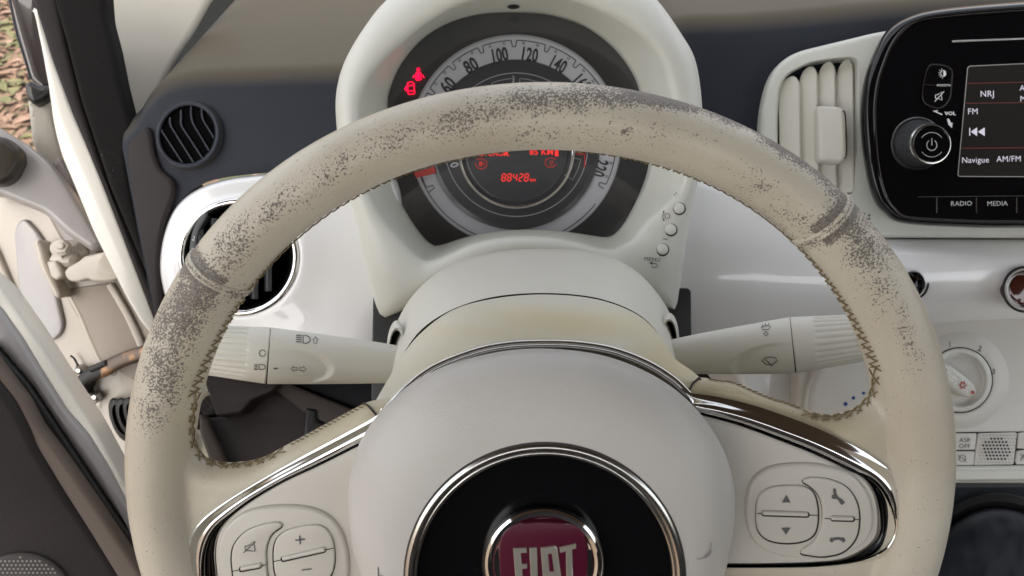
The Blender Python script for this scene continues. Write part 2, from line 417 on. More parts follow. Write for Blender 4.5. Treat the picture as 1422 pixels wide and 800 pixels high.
DARKCAB = mat('dark_cabin_fabric', (.025, .022, .021), .9)
mesh('roof', wbox(-.63, 1.2, -1.7, .36, 1.50, 1.54), LINING, None, top=ST, world=True)  # unseen roof; edges stretched left and forward to shade pillar and dash
mesh('cabin_rear_wall', wbox(-.47, 1.2, -1.32, -1.28, .25, 1.16), DARKCAB, None, top=ST, world=True)
mesh('cabin_side_wall', wbox(1.16, 1.2, -1.27, .9, .2, .92), DARKCAB, None, top=ST, world=True)
mesh('cabin_floor', wbox(-.44, 1.15, -1.27, 1.1, .17, .21), DARKCAB, None, top=ST, world=True)

# ================================================================== STEERING WHEEL
WP = Plane(749, 696, .335, -.2356, -.0008)
OUT = [(212.5,448),(192.5,511),(180,590),(180,632),(183.6,674),(191.5,737),(207,800),(240,396),(277.5,340),(315,291),(375,239),(465,182.5),(540,149),(600,134),(749,112),(880,124),(974,149),(1049,184),(1112.5,224),(1172.5,269),(1217.5,321),(1240,359),(1263,380),(1286,432.5),(1302,485),(1312.7,537.5),(1318,590),(1319.5,632),(1314,695),(1305,748),(1291.7,800)]
INN = [(365,380),(333,419),(309.7,459),(291,511),(278,564),(270,600),(356,392),(390,351),(427.5,317.5),(480,284),(525,257.5),(592.5,231),(771,206.6),(880,222),(925,233),(974,252),(1030,280),(1082.5,321),(1120,355),(1154,396),(1142,380),(1163,406),(1181,438),(1197,485),(1207.7,522),(1213,553)]
def fitr(pts, extra):
    A = []; B = []
    def basis(t): return [1] + [g(k * t) for k in range(1, 6) for g in (math.cos, math.sin)]
    for x, y in pts:
        a, b = WP.to2(WP.at(x, y)); A.append(basis(math.atan2(b, a))); B.append(math.hypot(a, b))
    for t in np.linspace(R(205), R(335), 14): A.append([.6 * q for q in basis(t)]); B.append(.6 * extra)
    A = np.array(A); W_ = np.diag([0] + [.05 * (k // 2 + 1) for k in range(A.shape[1] - 1)])
    c = np.linalg.lstsq(np.vstack([A, W_]), np.r_[B, np.zeros(A.shape[1])], rcond=None)[0]
    return lambda t: float(np.dot(basis(t), c))
fo, fi = fitr(OUT, .187), fitr(INN, .156)
def rimpt(t, phi, dr=0.0):
    ro, ri = fo(t), fi(t); c = (ro + ri) / 2; a = (ro - ri) / 2 + dr; rad = c + a * math.cos(phi)
    return WP.p3(rad * math.cos(t), rad * math.sin(t), (.0162 + dr) * math.sin(phi))
wheel = thing('steering_wheel', 'worn cream leather steering wheel with chrome spoke trims in front of the round instrument cluster', 'steering wheel', WP.o)
NT, NPH = 360, 36
rimvf = loft([[rimpt(2 * math.pi * i / NT, 2 * math.pi * j / NPH) for j in range(NPH)] for i in range(NT)] + [[rimpt(0, 2 * math.pi * j / NPH) for j in range(NPH)]])
LIN = [(285,530),(276,565),(270,590),(271,612),(279,629),(294,638),(314,641),(358,636),(398,616),(439,594),(480,572),(510,556)]
RIN = [(990,524),(1020,530),(1060,547),(1111,564),(1135,572),(1158,573),(1185,565),(1203,548),(1210,530),(1204,505)]
lsp = list(spl(LIN, 60, False)) + [(560, 548), (600, 600), (600, 990), (330, 990), (232, 960), (222, 800), (215, 640), (232, 560)]
rsp = [(930, 520)] + list(spl(RIN, 60, False)) + [(1262, 500), (1285, 640), (1278, 800), (1262, 960), (1160, 990), (900, 990), (900, 600)]
def remesh(vf, vox, it):
    me = bpy.data.meshes.new('tmp'); me.from_pydata([tuple(p) for p in vf[0]], [], vf[1]); me.update()
    bm = bmesh.new(); bm.from_mesh(me); bmesh.ops.recalc_face_normals(bm, faces=bm.faces); bm.to_mesh(me); bm.free()
    ob = bpy.data.objects.new('tmp', me); COL.objects.link(ob)
    a = ob.modifiers.new('r', 'REMESH'); a.mode = 'VOXEL'; a.voxel_size = vox
    b = ob.modifiers.new('s', 'SMOOTH'); b.factor = .5; b.iterations = it
    dg = bpy.context.evaluated_depsgraph_get(); m2 = bpy.data.meshes.new_from_object(ob.evaluated_get(dg))
    V = [np.array(v.co) for v in m2.vertices]; Fc = [tuple(p.vertices) for p in m2.polygons]
    COL.objects.unlink(ob); bpy.data.objects.remove(ob); bpy.data.meshes.remove(me); bpy.data.meshes.remove(m2); return V, Fc
def spoke(pts):
    P2 = np.array([WP.to2(WP.at(x, y, -.003)) for x, y in resamp(pts, 240)])
    rr = [[WP.p3(a, c, h) for a, c in inset(P2, d)] for d, h in ((.0085, -.0105), (.006, -.009), (.003, -.007), (.001, -.0045), (0, -.002), (.0008, .001), (.003, .004), (.006, .0056), (.009, .006))]
    return weld(join(loft(rr), fill(rr[0]), fill(rr[-1])), 1e-5)
wl = remesh(join(rimvf, spoke(lsp), spoke(rsp)), .0013, 9)
WS = Surf(wl)
rim = mesh('rim', wl, LEATHER, wheel, label='cream leather rim, scuffed to grey brown along its top and at both upper seams')
def blobs(V, B, m_=0):
    P_ = np.array(V); x = 711 + P_[:, 0] / -P_[:, 2] * F; y = 400 - P_[:, 1] / -P_[:, 2] * F; o = np.zeros(len(P_))
    for bx, by, sx, sy, rot, amp in B:
        c, s_ = math.cos(R(rot)), math.sin(R(rot)); u = (x - bx) * c + (y - by) * s_; v = -(x - bx) * s_ + (y - by) * c
        o = np.maximum(o, amp * (1.5 if m_ else 1) * np.exp(-.5 * ((np.abs(u) / sx) ** 2.6 + (np.abs(v) / sy) ** 2.6)))
    return o
def setattr_(ob, name, val):
    a = ob.data.attributes.new(name, 'FLOAT', 'POINT'); a.data.foreach_set('value', np.array(val, np.float32))
WEAR = [(1010,150,66,14,21,.98),(925,136,60,13,8,.80),(840,133,70,15,2,.50),(760,140,80,18,-2,.42),(660,160,70,15,-14,.35),(560,190,70,16,-22,.27),
        (1090,198,55,14,36,.78),(1140,238,28,13,46,.62),(1165,262,20,16,50,.5),(430,255,80,18,-38,.22),(480,226,30,8,-30,.30),(380,292,26,12,-50,.36),(322,345,42,20,-58,.36),
        (262,420,38,30,-60,.52),(243,455,30,32,-66,.50),(228,515,45,26,-82,.42),(212,560,35,22,-85,.30),(268,410,30,18,-60,.55),
        (1185,318,32,24,50,.46),(1205,350,36,26,55,.40),(1225,405,34,22,62,.28),(1060,262,14,8,30,.34),(1090,300,60,22,40,.20),(1255,450,60,14,72,.22),(760,185,200,14,0,.18),
        (1160,303,26,7,-50,.74),(868,182,9,5,0,.45)]
setattr_(rim, 'wear', blobs(wl[0], WEAR, 1))
setattr_(rim, 'stain', blobs(wl[0], [(480,590,80,22,-28,.55),(1010,545,110,18,18,.75),(1130,585,70,16,18,.6),(260,520,16,120,8,.35),(340,655,60,14,-12,.3)]))
# raised leather joints across the rim
def tang(px, py): a, b = WP.to2(WP.at(px, py)); return math.atan2(b, a)
for (o_, i_) in (((271, 352), (345, 404)), ((1174, 270), (1110, 329))):
    t0, t1 = tang(*o_), tang(*i_)
    for q, rr in ((-.0055, .0009), (.0055, .0009)):
        path = []
        for phi in np.linspace(R(-30), R(210), 60):
            f_ = (1 - math.cos(phi)) / 2; bow = .018 * math.sin(max(0, phi)) * (1 if t0 < 2 else -1) * 0
            t = t0 + (t1 - t0) * f_ + q + bow; path.append(rimpt(t, phi, -.0002))
        ob = mesh('leather_seam', tube(path, rr, 8), LEATHER, wheel); setattr_(ob, 'wear', np.full(len(ob.data.vertices), .36 if q < 0 else .3))
    path = [rimpt(t0 + (t1 - t0) * (1 - math.cos(p)) / 2, p, -.0001) for p in np.linspace(R(-30), R(210), 60)]
    ob = mesh('leather_seam', tube(path, .0016, 8, flat=.35), LEATHER, wheel); setattr_(ob, 'wear', np.full(len(ob.data.vertices), .56))
    # polished brown leather band each side of the joint
wv = blobs(wl[0], WEAR, 1); P_ = np.array(wl[0])
q2 = P_ - WP.o; aa = q2 @ WP.u; bb = q2 @ WP.v; th = np.arctan2(bb, aa); rad = np.hypot(aa, bb)
for (o_, i_) in (((271, 352), (345, 404)), ((1174, 270), (1110, 329))):
    t0, t1 = tang(*o_), tang(*i_); f_ = np.clip((.187 - rad) / .031, 0, 1); d = np.abs(th - (t0 + (t1 - t0) * f_))
    wv = np.maximum(wv, np.where(f_ < .75, 1.0, .3) * np.exp(-(d / .038) ** 6))
rim.data.attributes['wear'].data.foreach_set('value', wv.astype(np.float32))

# stitching along the inner edge
def stitch_analytic(ta, tb, n, pa, pb):
    out = []
    ts = np.linspace(ta, tb, n)
    for i in range(n - 1):
        k = i / (n - 1); c = pa + (pb - pa) * k ** 2.0; sgn = 1 if i % 2 else -1; dt = (ts[i + 1] - ts[i])
        for s2, w_ in ((sgn, 1.15), (-sgn, .9)):
            if w_ < 1 and i % 2: continue
            out.append(tube([rimpt(ts[i] + dt * e * w_, R(180 - c) + s2 * R(20) * (e - .5), .0005) for e in np.linspace(0, 1, 5)], .00032, 5))
    return join(*out)
tl0, tl1 = tang(700, 212), tang(279, 540); tr0, tr1 = tang(800, 210), tang(1203, 508)
if tl1 < 0: tl1 += 2 * math.pi
mesh('stitching', stitch_analytic(tl0, tl1, 74, -16, 26), THREAD, wheel)
mesh('stitching', stitch_analytic(tr0, tr1, 74, -16, 22), THREAD, wheel)
def stitch_px(line, n, w1, w2, side):
    L = spl(line, n * 6, False); T = np.gradient(L, axis=0); T /= np.linalg.norm(T, axis=1)[:, None]; N = np.stack([-T[:, 1], T[:, 0]], 1) * side
    out = []
    for i in range(n - 1):
        a0, a1 = i * 6, min((i + 1) * 6 + 3, len(L) - 1); ww = w1 + (w2 - w1) * i / n
        for p0, p1 in (((a0, 1.5), (a1, ww)), ((a0, ww), (a1, 1.5))):
            A = L[p0[0]] + N[p0[0]] * p0[1]; B = L[p1[0]] + N[p1[0]] * p1[1]
            path = [WS.at(*(A + (B - A) * e), .0003 + .0004 * math.sin(math.pi * e)) for e in np.linspace(0, 1, 5)]
            if max(abs(path[k][2] - path[k + 1][2]) for k in range(4)) > .012: continue
            out.append(tube(path, .0003, 5))
    return join(*out)
mesh('stitching', stitch_px([(279,546),(273,570),(271,592),(272,612),(279,629),(294,639),(314,642),(358,637),(398,618)], 13, 9, 8, 1), THREAD, wheel)
mesh('stitching', stitch_px([(1206,512),(1211,532),(1204,549),(1186,566),(1158,575),(1135,574),(1111,567)], 10, 11, 9, -1), THREAD, wheel)
for ln in ([(404,612),(439,596),(480,574),(505,561)], [(985,523),(1020,532),(1060,549),(1105,565)]):
    bumps = []
    for q in spl(ln, 17, False):
        y = edge_y(WS, q[0], q[1])
        if y is None: continue
        bumps.append(tube([WS.at(q[0] + dx, y + dy, .0002 + .0003 * (dy > 1)) for dx, dy in ((-1, .8), (1, 1.8), (3, 2.4), (5.5, 2.2))], .0003, 5))
    mesh('stitching', join(*bumps), THREAD, wheel)

# rear shroud of the hub (between leather spokes and column)
ARCB = [(470,660),(500,600),(522,556),(543,520),(556,497),(585,462),(630,430),(690,414),(760,409),(830,416),(885,437),(918,468),(936,497),(962,516),(1000,550),(1040,600)]
ARCC = [(500,690),(512,625),(526,581),(545,557),(570,533),(606,508),(660,487),(705,478),(751,475.5),(800,477),(850,485),(898,503),(935,526),(957,547),(985,590),(1000,640)]
def arcs(A, B, dA, dB, n=80, bulge=0, steps=12, tuck=.012):
    a, b = spl(A, n, False), spl(B, n, False); rr = []
    rr.append([ray(*p) * dA + np.array([0, -.006, -tuck]) for p in a])
    for k in range(steps + 1):
        t = k / steps; d = dA + (dB - dA) * t; sh = 1 - (1 - t) ** 1.0
        rr.append([ray(*(p + (q - p) * sh)) * (d - bulge * math.sin(math.pi * t)) for p, q in zip(a, b)])
    rr.append([p + np.array([0, -.004, -.006]) for p in rr[-1]])
    return loft(rr, False)
sv = arcs(ARCB, ARCC, .375, .318, bulge=.006)
shroud = mesh('hub_shroud', sv, SHROUD, wheel, label='cream collar behind the hub, yellowed along its top')
setattr_(shroud, 'stain', blobs(sv[0], [(800,450,110,16,4,.75),(930,510,50,22,40,.8),(640,480,80,18,-25,.35),(760,462,170,12,0,.55)]))
mesh('collar_seam', tube([WS.at(*p, .0002) for p in spl([(499,557),(510,563),(517,570),(523,577)], 10, False)], .0005, 6), GROOVE, wheel)
mesh('collar_seam', tube([WS.at(*p, .0002) for p in spl([(974,520),(968,528),(962,533),(957,543)], 10, False)], .0005, 6), GROOVE, wheel)
# thin chrome arc over the hub
cc = spl(ARCC[2:14], 90, False)
mesh('chrome_arc', tube([ray(*p) * .3165 for p in cc], .00125, 10), CHROME, wheel)
mesh('chrome_arc', tube([ray(*(p + np.array([(p[0] - 751) * -.006, 5]))) * .3150 for p in cc], .0008, 10), CHROME, wheel)

# chrome spoke trims and black insets
LO = [(530,566),(522,578),(485,599),(429,629),(372,661),(316,695),(282,721),(264,747),(259,773),(262,800),(272,860),(300,920)]
LI = [(530,604),(505,617),(447,646),(391,672),(342,702),(309,732),(299,762),(301,800),(306,850),(322,900)]
RO = [(948,538),(955,545),(993,550.5),(1043,562),(1094,579),(1144.5,599),(1195,624.5),(1232,650),(1249,668),(1257,692),(1258,719),(1254,746),(1242,765),(1212,779),(1144,789),(1060,790.5),(1000,790.5)]
RI = [(972,577),(983,580),(1026,592),(1077,611),(1128,631),(1171.5,651.5),(1198.5,665),(1212,682),(1219,705.5),(1219,739),(1205,759.5),(1171.5,777),(1131,782),(1060,784),(1000,784)]
def strip(O_, I_, a, b, pl, h, H, n=160, steps=8, p=.7):
    o, i_ = spl(O_, n, False), spl(I_, n, False); rr = []
    A_ = np.broadcast_to(np.asarray(a, float), (n,)); B_ = np.broadcast_to(np.asarray(b, float), (n,))
    for k in range(steps + 1):
        t = k / steps; q = A_ + (B_ - A_) * t; hh = h + H * math.sin(math.pi * t ** (1.7 if p < .65 else 1)) ** (p if p > .65 else .9)
        rr.append([pl.at(*(x + (y - x) * q_), hh) for x, y, q_ in zip(o, i_, q)])
    rr = [[pl.at(*(x + (y - x) * q_), h - .006) for x, y, q_ in zip(o, i_, A_)]] + rr + [[pl.at(*(x + (y - x) * q_), h - .006) for x, y, q_ in zip(o, i_, B_)]]
    return loft(rr, False)
_u = np.linspace(0, 1, 160)
for O_, I_, sp_ in ((LO, LI, .88 - .33 * np.clip((_u - .55) / .2, 0, 1)), (RO, RI, .90 - .45 * np.clip((_u - .42) / .16, 0, 1))):
    mesh('chrome_trim', strip(O_, I_, 0, sp_, WP, .0074, .0040, steps=12, p=.6), CHROME, wheel)
    mesh('black_inset', strip(O_, I_, sp_, .96, WP, .0055, .0022), PIANO, wheel)
    mesh('chrome_edge', strip(O_, I_, .94, 1.0, WP, .0078, .0008, steps=4), CHROME, wheel)

# switch panels with their buttons
def px_blob(name, pts, pl, h, b, h0, m, par, **k): return mesh(name, slab(resamp(pts, k.pop('n', 120)), pl, h, b, h0, **k), m, par)
LP = list(spl(LI, 60, False)) + [(560, 900), (560, 560)]
RP_ = [(930, 560)] + list(spl(RI, 70, False)) + [(930, 784)]
lpan = px_blob('switch_panel', LP, WP, .0088, .0012, 0, PANELM, wheel, n=260)
rpan = px_blob('switch_panel', RP_, WP, .0088, .0012, 0, PANELM, wheel, n=260)
rb = spl([(1036,700),(1044,670),(1064,652),(1095,645),(1140,646),(1184,660),(1208,690),(1214,725),(1204,752),(1180,768),(1135,777),(1085,774),(1052,758),(1038,730)], 120)
lb = spl([(303,790),(303,755),(318,727),(345,710),(385,703),(430,706),(462,722),(480,755),(484,800),(470,850),(420,880),(340,880),(310,840)], 120)
px_blob('button_boss', rb, WP, .0106, .0018, .006, PANELM, rpan)
px_blob('button_boss', lb, WP, .0106, .0018, .006, PANELM, lpan)
BH = .0106
def button(par, pts, bar=None, name='button', h=BH):
    g = px_blob('button_gap', inset(resamp(pts, 90), -1.0), WP, h + .0002, .0001, h - .002, GROOVE, par, n=90)
    return px_blob(name, inset(resamp(pts, 90), .5), WP, h + .0012, .0008, h - .001, PANELM, par, n=90)
SQ_R = spl([(1050,716),(1053,692),(1068,678),(1092,674.5),(1117,676),(1132,688),(1137,715),(1133,740),(1118,752),(1092,755.5),(1067,751),(1053,738)], 90)
CR_R = rp([(1112,669,4),(1122,663,4),(1148,664,16),(1176,674,18),(1192,697,14),(1195,720,10),(1192,748,16),(1172,770,16),(1140,775,10),(1110,770,4),(1113,764,5),(1134,751,12),(1144,722,14),(1140,692,14),(1128,678,8)], 6)
SQ_L = spl([(379,770),(383,750),(398,737),(425,730),(447,731),(460,745),(465,770),(462,795),(447,815),(420,820),(395,818),(382,800)], 90)
CR_L = rp([(320,775,10),(323,757,14),(339,738,14),(368,727,12),(388,725,4),(394,731,4),(377,742,8),(369,762,14),(371,800,14),(378,830,10),(340,838,10),(324,812,14)], 6)
for par, sq, crs, bars in ((rpan, SQ_R, CR_R, ((1059, 713.5, 1123, 715.5, 1050, 1137), (1155, 720.5, 1186, 721.5, 1144, 1195))), (lpan, SQ_L, CR_L, ((391, 777.5, 451, 764, 379, 465), (333, 791.5, 362, 786, 320, 371)))):
    button(par, sq); button(par, crs)
    for x0, y0, x1, y1, xa, xb in bars:
        sl_ = (y1 - y0) / (x1 - x0)
        ln = [(x, y0 + sl_ * (x - x0)) for x in np.linspace(xa + 1, xb - 1, 6)]
        mesh('button_split', strokes([ln], 1.2, WP, BH + .0014), GROOVE, par)
        L_ = math.hypot(x1 - x0, y1 - y0); rt = math.degrees(math.atan2(y1 - y0, x1 - x0))
        mesh('ridge_gap', slab(rbox((x0 + x1) / 2, (y0 + y1) / 2, L_ + 3, 8, 4, rt), WP, BH + .0015, .0001, BH, 1), GROOVE, par)
        mesh('ridge', slab(rbox((x0 + x1) / 2, (y0 + y1) / 2, L_, 5.6, 2.8, rt), WP, BH + .0026, .0009, BH), PANELM, par)
HM = BH + .0015
def mk(vf, par, m=INK, name='symbol'): return mesh(name, vf, m, par, smooth=False)
mk(patch([(1086,698),(1098,698),(1092,687)], WP, HM), rpan, INK); mk(patch([(1085,733),(1098,733),(1091.5,743)], WP, HM), rpan, INK)
def arcpx(cx, cy, rx, ry, a0, a1, n=12): return [(cx + rx * math.cos(R(t)), cy + ry * math.sin(R(t))) for t in np.linspace(a0, a1, n)]
mk(join(strokes([arcpx(1173, 681, 14, 15, 110, 190)], 4, WP, HM), patch(rbox(1158.5, 690, 7, 6, 2, 10), WP, HM + .0001), patch(rbox(1169, 697.5, 7, 6, 2, 50), WP, HM + .0001)), rpan)
mk(join(strokes([arcpx(1163, 758, 11, 10, 215, 325)], 3.6, WP, HM), patch(rbox(1155, 750, 5, 6, 1.5, 20), WP, HM + .0001), patch(rbox(1171, 750, 5, 6, 1.5, -20), WP, HM + .0001)), rpan)
mk(strokes([[(410, 750.5), (423, 749)], [(416, 744), (417, 756)], [(419, 792), (433, 790)]], 1.8, WP, HM), lpan)
mk(strokes([[(340, 759), (345, 758), (352, 752), (354, 766), (347, 765), (341, 765), (340, 759)], [(338, 768), (355, 752)]], 1.5, WP, HM), lpan)

# airbag cover dome, ring, disc, badge
HUBC = [(751,484),(820,490),(875,506),(925,532),(965,566),(997,610),(1014,650),(1021,690),(1018,740),(1005,800),(975,862),(930,910),(860,945),(760,958),(660,948),(590,915),(540,870),(508,815),(490,760),(483,700),(488,650),(502,610),(530,570),(572,532),(625,506),(690,489)]
RING = ell(756.5, 801, 190, 183, 0, 120, -90, 270)
hc = spl(HUBC, 120); rings = []
prof_ = [(0, .002, .008), (0, .016, 0), (.004, .020, 0), (.015, .0235, 0), (.04, .0275, 0), (.09, .0315, 0), (.17, .035, 0), (.28, .0380, 0), (.42, .0405, 0), (.6, .0425, 0), (.8, .0435, 0), (1, .0440, 0)]
for t, h, ex in prof_:
    rings.append([WP.at(*(a + (b - a) * t), 0 if False else h) for a, b in zip(hc, RING)])
hubvf = loft(rings)
hub = mesh('airbag_cover', hubvf, HUBM, wheel, smooth=60)
HS = Surf(hubvf)
def ringtube(cx, cy, rx, ry, pl, h, r, flat=1, n=120, seg=12): return tube([pl.at(x, y, h) for x, y in ell(cx, cy, rx, ry, 0, n)], r, seg, True, flat=flat, nrm=pl.n)
mesh('ring_gap', ringtube(756.5, 801, 193, 186, WP, .0432, .0011), GROOVE, hub)
mesh('chrome_ring', ringtube(756.5, 801, 188.5, 181.5, WP, .0428, .0021), SATIN, hub)
mesh('chrome_ring', ringtube(756.5, 802, 181, 174, WP, .0412, .0013), SATIN, hub)
v, f = loft([[WP.at(*(np.array([756, 795]) + (np.array(p) - [756.5, 801]) * k), h) for p in RING] for k, h in ((.97, .038), (.9, .0375), (.7, .036), (.5, .0355), (.2, .0353))], True, False, True)
mesh('black_disc', (v, f), PIANO_HUB, hub)
BC = (755, 783)
bpts = ell(*BC, 86, 80, 0, 96)
bd = loft([[WP.at(*(np.array(BC) + (p - BC) * k), h) for p in bpts] for k, h in ((1, .034), (1, .0372), (.985, .0388), (.95, .0402), (.9, .0408), (.85, .0405), (.815, .0396), (.80, .0393), (.5, .0397), (.2, .0399))], True, False, True)
badge = mesh('chrome_badge', bd, CHROME, wheel)
sh = spl([(755,726),(790,729),(808,736),(815,760),(815,800),(806,838),(780,852),(755,856),(730,852),(704,838),(695,800),(694,760),(701,738),(720,729)], 80)
mesh('badge_shield', slab(sh, WP, .0404, .0003, .038), BADGERED, badge)
LH = .0407
def letters(ps):
    return join(*[slab(p, WP, .0410, .00015, .0402, 1) for p in ps])
Fh = [(712.5,761.5),(731,761),(731.5,768),(723,768.5),(724.5,784),(732,783.5),(732,790),(725,790.5),(728,822),(717.5,822)]
Ih = [(735,761),(745.5,760.5),(747.5,822),(738,822)]
Ah = [(750.5,760.5),(770,758.5),(774,762),(782,822),(773,822),(771,802),(764,802),(765,822),(755.5,822)]
Th = [(777,760.5),(800,755),(800,762),(794.5,763.5),(796,822),(787,822),(786,766),(778,768)]
mesh('badge_letters', letters([Fh, Ih, Ah, Th]), mat('polished_letter_metal', (.85, .82, .72), .28, metal=.9), badge, smooth=False, label='tall condensed chrome letters on the dark red shield')
mesh('letter_hole', slab([(761,770),(766,769),(769.5,794),(763,794)], WP, .0412, .0001, .0405, 1), BADGERED, badge, smooth=False)
mk(strokes([[(967,775),(972,776),(979,772),(985,764),(988,753)], [(988,764),(985,770),(978,775)]], 1.4, HS, .0003), hub, mat('embossed_grey', (.30, .29, .27), .5))
mk(strokes([[(525.5,787),(526,800),(527,812)],[(526,800),(532,799)]], 1.3, HS, .0003), hub, INK)

# ================================================================== STEERING COLUMN COVER
col_t = thing('steering_column_cover', 'smooth cream column cover between the steering wheel hub and the instrument binnacle', 'column cover', ray(745, 420) * .42)
ARCA = [(505,680),(522,600),(533,550),(538,500),(548,455),(575,408),(625,368),(690,350),(757,345.5),(830,351),(885,378),(925,425),(940,470),(947,520),(960,580),(980,640)]
ARCB2 = [(520,680),(535,610),(543,560),(549,522),(561,490),(588,455),(632,428),(690,411.5),(760,407),(830,414),(885,435.5),(917,467),(933,499),(942,540),(955,600),(965,640)]
cv = arcs(ARCA, ARCB2, .445, .382, bulge=.008, tuck=.06)
colcov = mesh('upper_cover', cv, IVORY, col_t)
mesh('cover_seam', arcs([(x + (x - 750) * -.004, y + 2.5) for x, y in ARCB2], ARCB2, .384, .3815, steps=2, tuck=.002), GROOVE, col_t)
CS = Surf(cv)
for pts, rot in (([(541,470),(546,456),(553,449),(557,456),(556,475),(552,492),(546,500),(540,492)], 0), ([(918,450),(926,444),(934,452),(940,466),(941,478),(934,482),(927,474),(921,462)], 0)):
    pass
def socket(cx, cy, d, rx, ry, tx, ty):
    pl = Plane(cx, cy, d, tx, ty)
    a = [(1.3, -.008), (1.15, -.0015), (1.0, .0), (.9, -.002), (.86, -.02)]
    return [[pl.at(cx + (x - cx) * k, cy + (y - cy) * k, h) for x, y in ell(cx, cy, rx, ry, 0, 48)] for k, h in a], pl
for cx, cy, rx, ry, ty in ((551, 488, 11, 33, -.7), (929, 472, 11, 29, .7)):
    rr, pl = socket(cx, cy, .404, rx, ry, 0, ty)
    s_ = mesh('lever_socket', loft(rr), IVORY, col_t)
    mesh('socket_hollow', slab(ell(cx, cy, rx * .86, ry * .86, 0, 40), pl, -.008, 0, -.02, 1), GROOVE, s_)

# ================================================================== CONTROL LEVERS
def lever(nm, lab, side, root, joint, tip, hr, hj, ht, dr, dt):
    """tapering elliptical lever, all positions given root -> tip"""
    t = thing(nm, lab, 'control lever', ray(*root) * dr)
    A = np.array(root, float); B = np.array(joint, float); C_ = np.array(tip, float)
    L1 = np.linalg.norm(B - A); L2 = np.linalg.norm(C_ - B)
    def sec(u):                       # u in px along the lever, 0 root, L1 joint
        if u <= L1: k = u / L1; c = A + (B - A) * k; h = hr + (hj - hr) * (k ** .8)
        else: k = (u - L1) / L2; c = B + (C_ - B) * k; h = hj + (ht - hj) * k
        d = dr + (dt - dr) * (u / (L1 + L2)); return c, h, d
    def ringat(u, sc_=1, groove=False):
        c, h, d = sec(u); e = (B - A) / L1 if u <= L1 else (C_ - B) / L2
        nrm2 = np.array([-e[1], e[0]]) * (1 if side < 0 else -1)
        # image-plane up direction of the cross-section
        out = []; n = 168
        for i in range(n):
            a = 2 * math.pi * i / n; rad = h * sc_
            if groove:
                amp = math.sin(min(1, max(0, (u - L1 - groove[0]) / 6)) * math.pi / 2) * (1 if u < L1 + groove[1] else 0)
                rad *= 1 - .075 * amp * (.5 - .5 * math.cos(a * 24)) ** 3
            y = rad * math.sin(a); z = rad * .62 * math.cos(a)
            off = nrm2 * y * (-1 if nrm2[1] > 0 else 1)
            # the joint face bows outwards
            bow = e * (3.0 * (math.cos(a)) if False else 0)
            p = ray(*(c + off + bow)) * (d - z / F * d)
            # shallow finger hollow on the body
            if u < L1 and math.cos(a) > 0:
                q = c + off; px_, py_ = q
                cx, cy, rx, ry, rot = HOL[side]
                cr, sr = math.cos(R(rot)), math.sin(R(rot)); uu = ((px_ - cx) * cr + (py_ - cy) * sr) / rx; vv = (-(px_ - cx) * sr + (py_ - cy) * cr) / ry
                r2 = uu * uu + vv * vv; uu *= -side
                if r2 < 1.0 and uu > -1:
                    e_ = min(1, (1 - math.sqrt(r2)) / .22); dep = .0030 * max(0, (uu + .55) / 1.55) ** 1.3 * (e_ * e_ * (3 - 2 * e_))
                    p = p * (1 + dep / np.linalg.norm(p))
            out.append(p)
        return out
    body = loft([ringat(u) for u in np.linspace(0, L1 - 1.2, 130)] + [ringat(L1 - .6, .975), ringat(L1 - .6, .3)])
    g0, g1 = (28, 300) if side < 0 else (30, 300)
    grip = loft([ringat(L1 + .6, .3), ringat(L1 + .6, .975)] + [ringat(u, 1, (g0, g1)) for u in np.linspace(L1 + 1.2, L1 + L2, 60)] + [ringat(L1 + L2 + .5, .9), ringat(L1 + L2 + 1, .6)], True, False, True)
    b = mesh('lever_body', body, IVORY, t); g = mesh('ribbed_grip', grip, IVORY, t, smooth=80)
    mesh('joint_gap', loft([ringat(L1 - 1.4, .96), ringat(L1 + 1.4, .96)]), GROOVE, t)
    return t, b, g, Surf(body), Surf(grip)
HOL = {-1: (404, 510, 62, 25, 4), 1: (1074, 503, 62, 27, -8)}
lt, lb_, lg_, lsb, lsg = lever('light_lever', 'cream lever left of the column with headlamp and turn arrow symbols', -1, (556,506), (373,494), (262,484), 25, 39.5, 33, .405, .40)
mk(join(strokes([[(421,466),(421,477),(426,477),(430,474.5),(431,471),(429,468),(425,466),(421,466)], [(411,466),(419,466)], [(411,469),(419,469)], [(411,472),(419,472)], [(411,475),(419,475)]], 1.3, lsb),
        strokes([[(434,473),(438,468),(442,473),(440,473),(440,477),(436,477),(436,473),(434,473)]], 1.0, lsb)), lb_)
mk(join(strokes([[(404,512),(408,508),(408,510.5),(413,510.5),(413,514),(408,514),(408,516),(404,512)], [(425,512.5),(421,508),(421,510.5),(416,510.5),(416,514),(421,514),(421,516.5),(425,512.5)]], 1.1, lsb), patch([(380,510.5),(386,510.5),(386,512.5),(380,512.5)], lsb)), lb_)
mk(join(strokes([ell(364.5, 490.5, 4.3, 4.5, 0, 20)], 1.2, lsg), strokes([[(360,506),(360,513),(364,513),(368,511.5),(369,509.5),(367,507),(364,506),(360,506)], [(353,506.5),(358,506.5)], [(353,508.7),(358,508.7)], [(353,511),(358,511)], [(353,513),(358,513)]], 1.2, lsg)), lg_)
rt_, rb_, rg_, rsb, rsg = lever('wiper_lever', 'cream lever right of the column with windscreen wiper symbols', 1, (925,496), (1101,479.5), (1222,466), 22, 39.5, 31, .405, .40)
mk(strokes([[(1058,501),(1062,497),(1070,495.5),(1077,497),(1079,500.5),(1073,506),(1064,506),(1058,501)], [(1063,499),(1071,507)], [(1071,506),(1072,508.5)]], 1.3, rsb), rb_)
